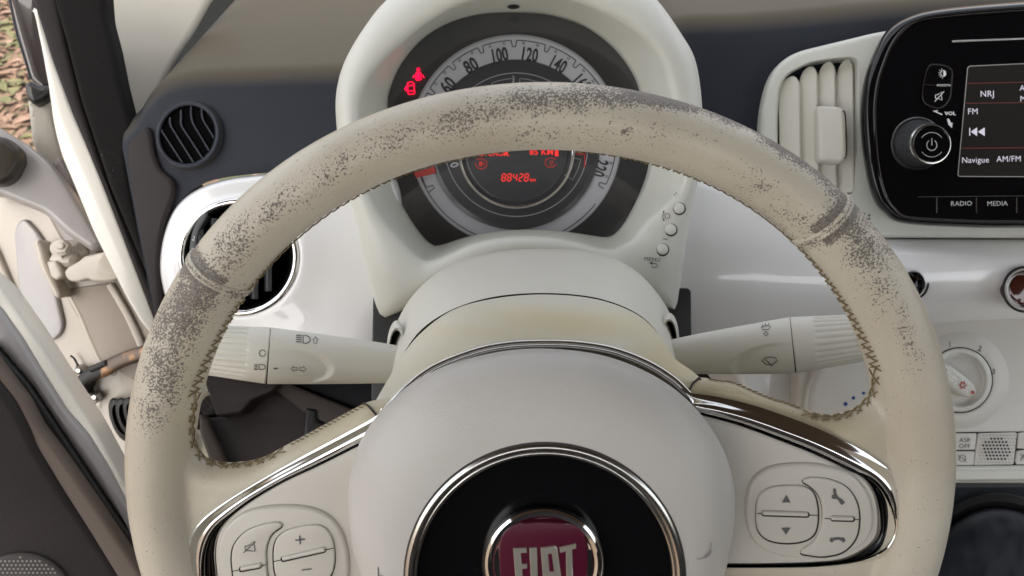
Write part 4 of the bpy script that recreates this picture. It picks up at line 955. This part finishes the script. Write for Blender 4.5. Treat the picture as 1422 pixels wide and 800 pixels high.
# chrome ringed round switches in the white fascia
for cx, cy, r, lab, mm in ((1268, 394, 19, 'small black button in a chrome ring, half hidden by the wheel rim', PIANO), (1423, 402, 28, 'larger brown centred button in a chrome ring at the right edge', BROWNLENS)):
    pl = Plane(cx, cy, .5245, -.08)
    t = thing('fascia_button', lab, 'round button', pl.o, 'chrome ringed buttons on the white fascia')
    mesh('ring_seat', tube([pl.at(x, y, -.0055) for x, y in ell(cx, cy, r * 1.04, r * 1.08, 0, 60)], .0012, 8, True), BLACK, t)
    mesh('chrome_ring', loft([[pl.at(x, y, h) for x, y in ell(cx, cy, k * r, k * r * 1.04, 0, 64)] for k, h in ((1, -.02), (1, .0), (.96, .003), (.88, .0045), (.8, .003), (.74, -.002))]), CHROME, t)
    mesh('button_face', slab(ell(cx, cy, .76 * r, .8 * r, 0, 48), pl, .0005, .002, -.01, bulge=.001), mm, t)

# ================================================================== CLIMATE CONTROLS
LPn = Plane(1330, 560, .56, .08, -.05)
clim = thing('climate_panel', 'matt grey ivory heater control panel below the white fascia', 'control panel', LPn.o)
mesh('panel', slab(resamp(rp([(1108,440,4),(1600,440,4),(1600,672,2),(1110,672,8)], 4), 200), LPn, 0, .004, -.03), GREY_IVORY, clim)
CPn = Surf(slab([(1108,440),(1600,440),(1600,672),(1110,672)], LPn, 0, 0, -.01, 1))
# soft raised collar round the fan dial
def dome(cx, cy, prof, n=90, pl=LPn, rot=0): return loft([[pl.at(x, y, h) for x, y in ell(cx, cy, k, k, 0, n)] for k, h in prof], True, False, False)
mesh('dial_collar', dome(1334, 528, ((72, -.001), (66, .0003), (60, .0016), (54, .0026), (49, .0030), (45, .0028))), GREY_IVORY, clim, smooth=80)
mesh('dial_gap', dome(1333, 528, ((46, .0026), (46, .0033), (43.5, .0033))), GROOVE, clim)
dial = thing('fan_dial', 'round fan speed dial with a dotted bar handle, numbered 1 to 4', 'dial', LPn.at(1333, 528))
mesh('dial_rim', dome(1333, 528, ((44.5, .001), (44.3, .0042), (42.5, .0052), (38.5, .0052), (36, .0040), (34.5, .0015))), IVORY_COOL, dial)
mesh('dial_bowl', loft([[LPn.at(x, y, h) for x, y in ell(1333, 528, k, k, 0, 60)] for k, h in ((35, .002), (30, -.0), (5, -.0005))], True, False, True), GREY_IVORY, dial)
hb = [(1300,508,5),(1308,503,8),(1320,506,8),(1352,531,8),(1358,541,8),(1356,550,8),(1344,553,8),(1334,548,8),(1302,524,6)]
hd = mesh('bar_handle', slab(resamp(rp(hb, 5), 80), LPn, .013, .003, -.0, 5), IVORY_COOL, dial)
dots = []
ax = np.array([.80, .60]); ay = np.array([-.60, .80])
for i in range(-5, 5):
    for j in (-1, 0, 1):
        c = np.array([1328, 527]) + ax * (i * 5 + (2.5 if j else 0)) + ay * j * 5
        if i > 0 and j == 0: continue
        dots.append(slab(ell(c[0], c[1], 1.5, 1.5, 0, 8), LPn, .0134, .0003, .0125, 2))
mesh('grip_dimple', join(*dots), mat('pale_dimple', (.72, .71, .68), .4), hd)
mk(join(strokes([ell(1337, 535, 3.2, 3.2, 0, 16)] + [[(1337 + 3.6 * math.cos(R(a)), 535 + 3.6 * math.sin(R(a))), (1337 + 5.8 * math.cos(R(a)), 535 + 5.8 * math.sin(R(a)))] for a in range(0, 360, 60)], 1.5, LPn, .0137), patch(ell(1351, 545, 2.6, 2.6, 0, 12), LPn, .0137)), hd, REDINK)
NM = .0036
mk(join(text('1', LPn, 1319, 478, 7.5, .9, -3, .0037, .02), text('2', LPn, 1361, 484, 7.5, .9, 15, .0037, .02), text('3', LPn, 1380, 516, 7.5, .9, 5, .0037, .02), text('4', LPn, 1368, 554, 7, .9, 20, .0037, .02), patch([(1355,565),(1362,561),(1362,565),(1358,567)], LPn, .0037), patch([(1355,560),(1358,560),(1357,563)], LPn, .0037)), clim)
# temperature pod on the left with blue dots
mesh('pod_rim', tube([LPn.at(x, y, .003) for x, y in spl([(1150,500),(1135,515),(1124,540),(1118,570),(1122,600)], 40, False)], .0022, 12), GREY_IVORY, clim)
pod = mesh('temperature_pod', slab(spl([(1142,502),(1190,488),(1250,492),(1285,530),(1280,590),(1240,625),(1170,628),(1124,606),(1120,560),(1128,525)], 120), LPn, .008, .008, -.004, 7, bulge=.003), GREY_IVORY, clim)
PS_ = Surf(slab(spl([(1142,502),(1190,488),(1250,492),(1285,530),(1280,590),(1240,625),(1170,628),(1124,606),(1120,560),(1128,525)], 120), LPn, .008, .008, -.004, 7, bulge=.003))
mk(join(*[patch(ell(x, y, r, r, 0, 14), PS_, .0004) for x, y, r in ((1174, 561, 2.9), (1185, 552.5, 2.5), (1199, 546, 2.2))]), pod, BLUEDOT)
mesh('side_cheek', slab(resamp(rp([(985,470,4),(1140,455,4),(1118,560,10),(1116,640,6),(1062,600,8),(1030,530,10)], 6), 120), Plane(1070, 530, .585, .1, .2), .0, .006, -.05, 6), PAINT, clim)
# button row
def lbtn(pts, h=.0022, m=GREY_IVORY, nm='button'): return mesh(nm, slab(resamp(rp(pts, 1.6), 60), LPn, h, .0008, -.002), m, clim)
mesh('row_gap', slab([(1296,600.5),(1600,598),(1600,647),(1296,648)], LPn, .0006, 0, -.002, 1), GROOVE, clim)
b1 = lbtn([(1298,602),(1357,602),(1354.5,625),(1298,625)]); b2 = lbtn([(1298,627),(1354.5,627),(1352,646.5),(1298,646.5)])
gr = lbtn([(1359,602),(1413,600.5),(1408,645.5),(1352.5,646.5)], .0022, GREY_IVORY, 'grille_plate')
b3 = lbtn([(1415,600.5),(1600,598),(1600,622),(1413,623.5)]); b4 = lbtn([(1413,625.5),(1600,624),(1600,644),(1410,645.5)])
BHh = .0025
mk(join(text('ASR', LPn, 1340, 611, 6, 1.05, 0, BHh), text('OFF', LPn, 1339.5, 619.5, 6, 1.05, 0, BHh)), b1)
mk(strokes([ell(1336.5, 636.5, 5, 4.6, 0, 20), [(1330, 631.5), (1343, 642)], [(1333,633),(1333,640)], [(1340,633),(1340,640)]], 1.0, LPn, BHh), b2, mat('faded_ink', (.22, .21, .20), .6))
mk(strokes([[(1417,640),(1421,634),(1424,640)], [(1417,631),(1423,633)], [(1418,636),(1424,630)]], 1.0, LPn, BHh), b4)
hol, dmp = [], []
for j in range(9):
    for i in range(11):
        x = 1360.5 - j * .8 + i * 4.8 + (2.4 if j % 2 else 0); y = 604.5 + j * 4.7
        L0, L1 = 1361 - (y - 602) * .13, 1412 - (y - 602) * .12
        if not (L0 + 1 < x < L1 - 1): continue
        d = math.hypot((x - 1384) / 20, (y - 624) / 17)
        (hol if d < 1 else dmp).append(patch(ell(x, y, 1.75 if d < 1 else 1.3, 1.65 if d < 1 else 1.2, 0, 8), LPn, BHh))
mesh('grille_holes', join(*hol), BLACK, gr, smooth=False); mesh('grille_dimples', join(*dmp), mat('dimple_shadow_grey', (.38, .37, .34), .6), gr, smooth=False)
mesh('lower_strip', slab(rp([(1290,648.5),(1600,646.5),(1600,670),(1290,671.5)], 1), LPn, .006, .003, -.01), IVORY_COOL, clim)

# ================================================================== GEAR GAITER
gb = thing('gear_gaiter', 'dark navy leatherette gear lever gaiter at the lower right corner', 'gear gaiter', ray(1380, 760) * .60)
GP = Plane(1380, 740, .60, .35)
mesh('console_shelf', slab(rp([(1180,674),(1600,672),(1600,1000),(1180,1000)], 2), GP, 0, .003, -.04), mat('console_blue_black', (.009, .014, .018), .5, spec=.3, bump=(500, .3, .0005)), gb)
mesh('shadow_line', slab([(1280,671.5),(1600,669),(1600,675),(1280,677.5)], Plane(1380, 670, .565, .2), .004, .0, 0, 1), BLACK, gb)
mesh('gaiter_frame', loft([[GP.at(x, y, h) for x, y in ell(1385, 830, a, b, 0, 90)] for a, b, h in ((128, 146, .0), (126, 144, .006), (117, 134, .007), (110, 126, .002))]), BLACK, gb)
rr = []
from mathutils import noise as mnoise
for k, h in [(1, .0), (.97, .006), (.93, .011), (.88, .015)] + [(q, .015 + .022 * (1 - (q / .88) ** 2)) for q in np.linspace(.84, .04, 40)]:
    e_ = ell(1385, 830, 112 * k, 128 * k, 0, 160); rr.append([GP.at(x, y, h + .005 * min(1, (1 - k) * 5) * mnoise.noise(Vector((x * .018 + y * .009, y * .022, 3.1))) + .0018 * min(1, (1 - k) * 5) * mnoise.noise(Vector((x * .05, y * .03, 8)))) for (x, y) in e_])
mesh('gaiter', loft(rr, True, False, True), NAVY, gb)

# ================================================================== CAR BODY, PILLAR AND OPEN DOOR (left)
def P_at(px, py, d, tx=0, ty=0): return Plane(px, py, d, tx, ty)
def bslab(name, pts, pl, h, b, h0, m, par, r=6, n=0, **k):
    q = rp(pts, r); q = resamp(q, n) if n else q
    return mesh(name, slab(q, pl, h, b, h0, **k), m, par, smooth=60)
bodyt = thing('door_pillar', 'cream painted front door pillar with hinge recess, left of the dashboard', 'door pillar', ray(120, 420) * .62)
JP = P_at(110, 420, .64, -.05, .1)
bslab('hinge_pillar', [(-60,250),(60,240),(150,290),(215,445),(240,560),(280,900),(120,900),(40,640),(-60,480)], JP, 0, .006, -.03, BODY, bodyt, n=200)
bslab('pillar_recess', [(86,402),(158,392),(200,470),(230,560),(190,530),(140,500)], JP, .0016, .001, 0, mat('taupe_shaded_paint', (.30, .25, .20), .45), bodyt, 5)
mesh('pressed_rib', tube([JP.at(x, y, .001) for x, y in spl([(92,402),(112,440),(138,500),(160,520)], 30, False)], .0022, 8, flat=.5, nrm=JP.n), BODY, bodyt)
mesh('pressed_rib', tube([JP.at(x, y, .003) for x, y in spl([(152,395),(178,440),(200,490),(215,530)], 30, False)], .003, 8, flat=.6, nrm=JP.n), BODY, bodyt)
bslab('bead_panel', [(18,318,14),(32,300,12),(60,330,20),(88,450,8),(84,466,8),(66,476,8),(26,410,20)], JP, .004, .002, -.002, BODYB, bodyt, 8, 100)
mesh('door_seam', tube([JP.at(x, y, .003) for x, y in spl([(-10,340),(30,430),(90,540),(150,650),(205,760)], 40, False)], .0018, 8), BODY, bodyt)
bslab('upper_cowl', [(50,280),(75,215),(100,250),(128,320),(142,350),(125,368),(88,345),(66,305)], JP, .012, .006, 0, mat('mauve_grey_paint', (.25, .21, .185), .3, coat=.6), bodyt, 8, 90)
FL = P_at(140, 260, .585, 0, .1)
fl_ = bslab('sunlit_flange', [(44,8,1),(52,14,1),(74,85,4),(100,155,6),(128,215,6),(146,262,6),(222,455,4),(214,470,6),(196,450,8),(178,420,14),(160,385,14),(130,325,12),(104,262,14),(84,215,12),(76,185,8),(72,165,8),(66,120,8),(58,75,8)], FL, 0, .003, -.02, BODY_SUN, bodyt, 6, 200)
# hinge
hg = bslab('hinge', [(45,338,5),(52,332,5),(58,340,6),(66,372,8),(84,408,5),(83,415,4),(76,414,4),(62,386,8),(52,368,6)], JP, .022, .003, .004, BODY, bodyt, 4, 80)
HPl = P_at(85, 350, .615, .25, .25)
bslab('hinge_leaf', [(66,350,4),(86,334,6),(112,332,4),(121,352,4),(104,366,8),(92,374,6),(74,368,6)], JP, .018, .006, .002, BODY, hg, 5, 70)
bslab('knuckle', [(68,346,6),(82,352,8),(100,350,8),(104,358,4),(100,372,8),(86,376,8),(74,368,6)], JP, .027, .008, .010, BODY, hg, 5, 80)
def bolt(cx, cy, r, pl, h, par, m):
    b = mesh('bolt', slab(ell(cx, cy, r * 1.25, r * 1.05, -8, 6), pl, h + .004, .0008, h - .002), m, par, smooth=30)
    mesh('bolt_washer', slab(ell(cx, cy + 1, r * 1.5, r * 1.2, -8, 30), pl, h + .001, .0005, h - .002), m, par)
    mesh('bolt_tip', slab(ell(cx - .5, cy - 1.5, r * .62, r * .5, -8, 20), pl, h + .0062, .001, h), m, par)
bolt(83, 343, 9.5, JP, .028, hg, BODY); 
bslab('side_bolt', [(64,363,3),(78,362,3),(83,372,3),(87,384,3),(78,390,3),(70,384,3)], JP, .030, .002, .012, BODY, hg, 3, 50)
bslab('hinge_arm', [(110,362,4),(116,356,3),(143,350,3),(146,348,2),(153,362,3),(166,387,3),(150,391,5),(128,391,4),(122,387,4),(112,391,6),(96,392,8),(88,380,6),(92,372,8)], JP, .030, .002, .006, BODY, hg, 4, 100)
# check strap and its nuts
cs = thing('door_check_strap', 'black and rusty metal door check strap bolted to the pillar', 'check strap', JP.at(120, 520))
pth = spl([(112,540),(114,530),(124,522),(142,514),(170,500),(205,488)], 40, False)
mesh('rubber_sleeve', tube([JP.at(x, y, .014) for x, y in pth[:20]], np.linspace(.0050, .0068, 20), 12, flat=.6), RUBBER, cs)
mesh('strap', tube([JP.at(x, y, .014 + .01 * i / 28) for i, (x, y) in enumerate(pth[12:])], .0062, 12, flat=.45), RUST, cs)
bslab('strap_guide', [(118,511,3),(146,500,3),(150,508,2),(124,518,3)], JP, .020, .002, .01, RUBBER, cs, 3)
bslab('base_block', [(108,524,3),(126,520,4),(122,536,4),(117,552,3),(110,540,4)], JP, .014, .004, 0, RUBBER, cs, 3)
for x, y in ((107, 516), (129, 553)):
    mesh('steel_nut', slab(ell(x, y, 9, 8, 10, 6), JP, .010, .0015, 0), STEEL, cs, smooth=30); mesh('nut_centre', loft([[JP.at(a, b, h) for a, b in ell(x + 1, y - 1, k, k, 0, 20)] for k, h in ((6, .009), (5.2, .013), (3, .0145))], True, False, True), STEEL, cs)
mesh('wire_clip', tube([JP.at(x, y, .006) for x, y in spl([(98,494),(103,498),(108,507),(112,514)], 14, False)], .0009, 8), BLACK, cs)
mesh('wire_clip', tube([JP.at(x, y, .006) for x, y in spl([(124,535),(130,545),(131,560),(131,568),(127,573)], 14, False)], .0009, 8), BLACK, cs)
# rubber boot
bt = thing('wiring_boot', 'black ribbed rubber wiring boot between pillar and wheel rim', 'rubber boot', JP.at(170, 580))
for i, (cx, cy, rx, ry) in enumerate(((167, 583, 13, 32), (176, 580, 13, 29), (186, 577, 13, 27), (197, 575, 13, 26))):
    mesh('boot_ring', loft([[JP.at(x, y, h + .006 * i) for x, y in ell(cx, cy, rx * k, ry * k, -20, 48)] for k, h in ((.9, .0), (1, .004), (1, .008), (.9, .011), (.7, .012), (.6, .006))], True, False, True), RUBBER, bt)

# weather seal
ws_ = thing('weather_seal', 'dusty black rubber door seal running down the left pillar', 'weather seal', ray(150, 200) * .56)
WPl = P_at(150, 200, .56, 0, .12)
bslab('seal_lip', [(44,-20,1),(76,-20,1),(92,60,6),(112,140,6),(152,260,6),(208,392,6),(245,440,4),(230,480,6),(212,445,6),(142,262,6),(122,214,8),(96,152,8),(70,82,6),(46,5,4)], WPl, 0, .004, -.02, mat('brown_black_seal', (.020, .015, .014), .7, spec=.3, bump=(900, .5, .0005)), ws_, 6, 200)
bslab('seal_bulb', [(68,-20,1),(142,-20,1),(145,20,6),(156,62,6),(166,112,6),(176,152,6),(186,182,6),(178,196,6),(178,235,8),(188,290,8),(204,340,6),(222,390,6),(250,440,4),(232,440,4),(206,392,6),(150,258,6),(110,138,6),(90,58,6)], WPl, .008, .005, -.012, STRIP, ws_, 8, 220, steps=6)
# pillar trim
pt = thing('pillar_trim', 'matt cream windscreen pillar trim at the upper left', 'pillar trim', ray(200, 60) * .62)
bslab('trim_panel', [(120,-30,1),(312,-30,1),(290,2,4),(270,38,10),(238,92,10),(212,145,8),(204,168,6),(188,186,4),(178,184,4),(150,60,8)], P_at(200, 60, .615, .1, .25), 0, .005, -.006, PILLAR, pt, 8, 160, steps=6)

# open door
door = thing('open_door', 'open driver door seen edge on, dark brown inner trim with a speaker grille', 'car door', ray(60, 700) * .45)
DPl = P_at(60, 690, .46, .05, .30)
tr_ = bslab('inner_trim', [(-200,430,1),(-10,520,6),(20,555,10),(44,600,10),(50,618,8),(90,680,10),(172,800,10),(235,900,1),(235,1000,1),(-200,1000,1)], DPl, .012, .006, -.02, DARK, door, 8, 220)
# speaker grille
spk = mesh('speaker_grille', slab(ell(28, 836, 74, 68, 0, 90), DPl, .0145, .002, .01), mat('grille_plastic', (.05, .043, .04), .5), tr_)
mesh('grille_perforations', join(*[patch(ell(-38 + i * 6.0 + (3 if j % 2 else 0), 774 + j * 5.4, 1.9, 1.8, 0, 8), DPl, .0149) for j in range(14) for i in range(24) if math.hypot((-38 + i * 6.0 + (3 if j % 2 else 0) - 28) / 70, (774 + j * 5.4 - 836) / 64) < .97]), mat('grille_pale_dots', (.22, .20, .18), .5), spk, smooth=False)
def band(name, L, Rr, pl, h, m, b=.003, par=door): return mesh(name, slab(resamp(rp(L + Rr[::-1], 5), 240), pl, h, b, -.03), m, par, smooth=60)
e0 = [(-30,505),(0,545),(30,590),(60,640),(110,715),(160,790),(215,880)]
e1 = [(-30,470),(4,515),(34,555),(52,590),(90,640),(140,712),(192,790),(250,880)]
e2 = [(-30,455),(10,500),(40,535),(70,580),(110,640),(160,715),(200,770),(262,870)]
e3 = [(-30,400),(0,428),(30,470),(60,520),(92,570),(122,604),(150,650),(190,725),(215,790),(265,870)]
e4 = [(-30,370),(0,398),(40,455),(85,525),(128,590),(160,650),(200,725),(225,790),(275,870)]
DE = P_at(110, 620, .475, .05, .25)
band('trim_edge', [(x - 30, y + 30) for x, y in e0], e1, P_at(110, 620, .462, .05, .25), .004, mat('taupe_trim_edge', (.13, .10, .08), .5), .003)
band('rubber_seal', e1, e2, DE, .006, RUBBER, .002)
band('pearl_door_edge', e2, e3, DE, .004, BODYB, .006)
band('sunlit_door_flange', e3, e4, DE, .000, BODY_SUN, .002)
# door top, window frame, mirror mount
DT = P_at(50, 260, .60, 0, .3)
bslab('door_skin', [(-60,140,1),(0,178,4),(30,196,10),(64,224,14),(92,258,16),(122,306,14),(143,340,8),(128,350,8),(92,326,8),(60,296,8),(0,272,4),(-60,264,1)], DT, .004, .006, -.02, BODYB, door, 8, 160)
bslab('mirror_foot', [(-20,185,2),(8,190,6),(26,206,6),(29,222,6),(18,246,8),(2,256,6),(-20,256,2)], DT, .02, .006, 0, mat('bronze_grey_plastic', (.035, .028, .020), .35), door, 5, 60)
bslab('window_frame', [(4,-20,1),(52,-20,1),(58,40,6),(64,80,6),(72,114,4),(60,124,4),(48,116,4),(40,108,4),(26,60,6)], P_at(40, 60, .66, 0, .3), 0, .004, -.02, mat('brown_gloss_frame', (.045, .036, .035), .25, coat=.6), door, 4, 100)
mesh('frame_bead', tube([P_at(40, 60, .655, 0, .3).at(x, y, .003) for x, y in spl([(10,-20),(22,40),(34,80),(43,110)], 20, False)], .0012, 8), BLACK, door)
bslab('quarter_light_base', [(37,136,4),(44,140,3),(60,135,3),(72,118,3),(74,170,6),(84,215,8),(104,262,10),(116,290,6),(96,270,8),(56,225,10),(44,200,10)], P_at(65, 190, .63, 0, .3), 0, .004, -.02, mat('translucent_grey_cover', (.45, .42, .36), .3), door, 5, 100)
bslab('mirror_hinge_cap', [(32,116,5),(40,110,4),(56,118,4),(70,116,4),(72,128,4),(60,138,4),(46,145,5),(36,136,6)], P_at(50, 128, .62, 0, .3), .006, .005, -.02, mat('hinge_cap_black', (.025, .024, .024), .3), door, 4, 60)
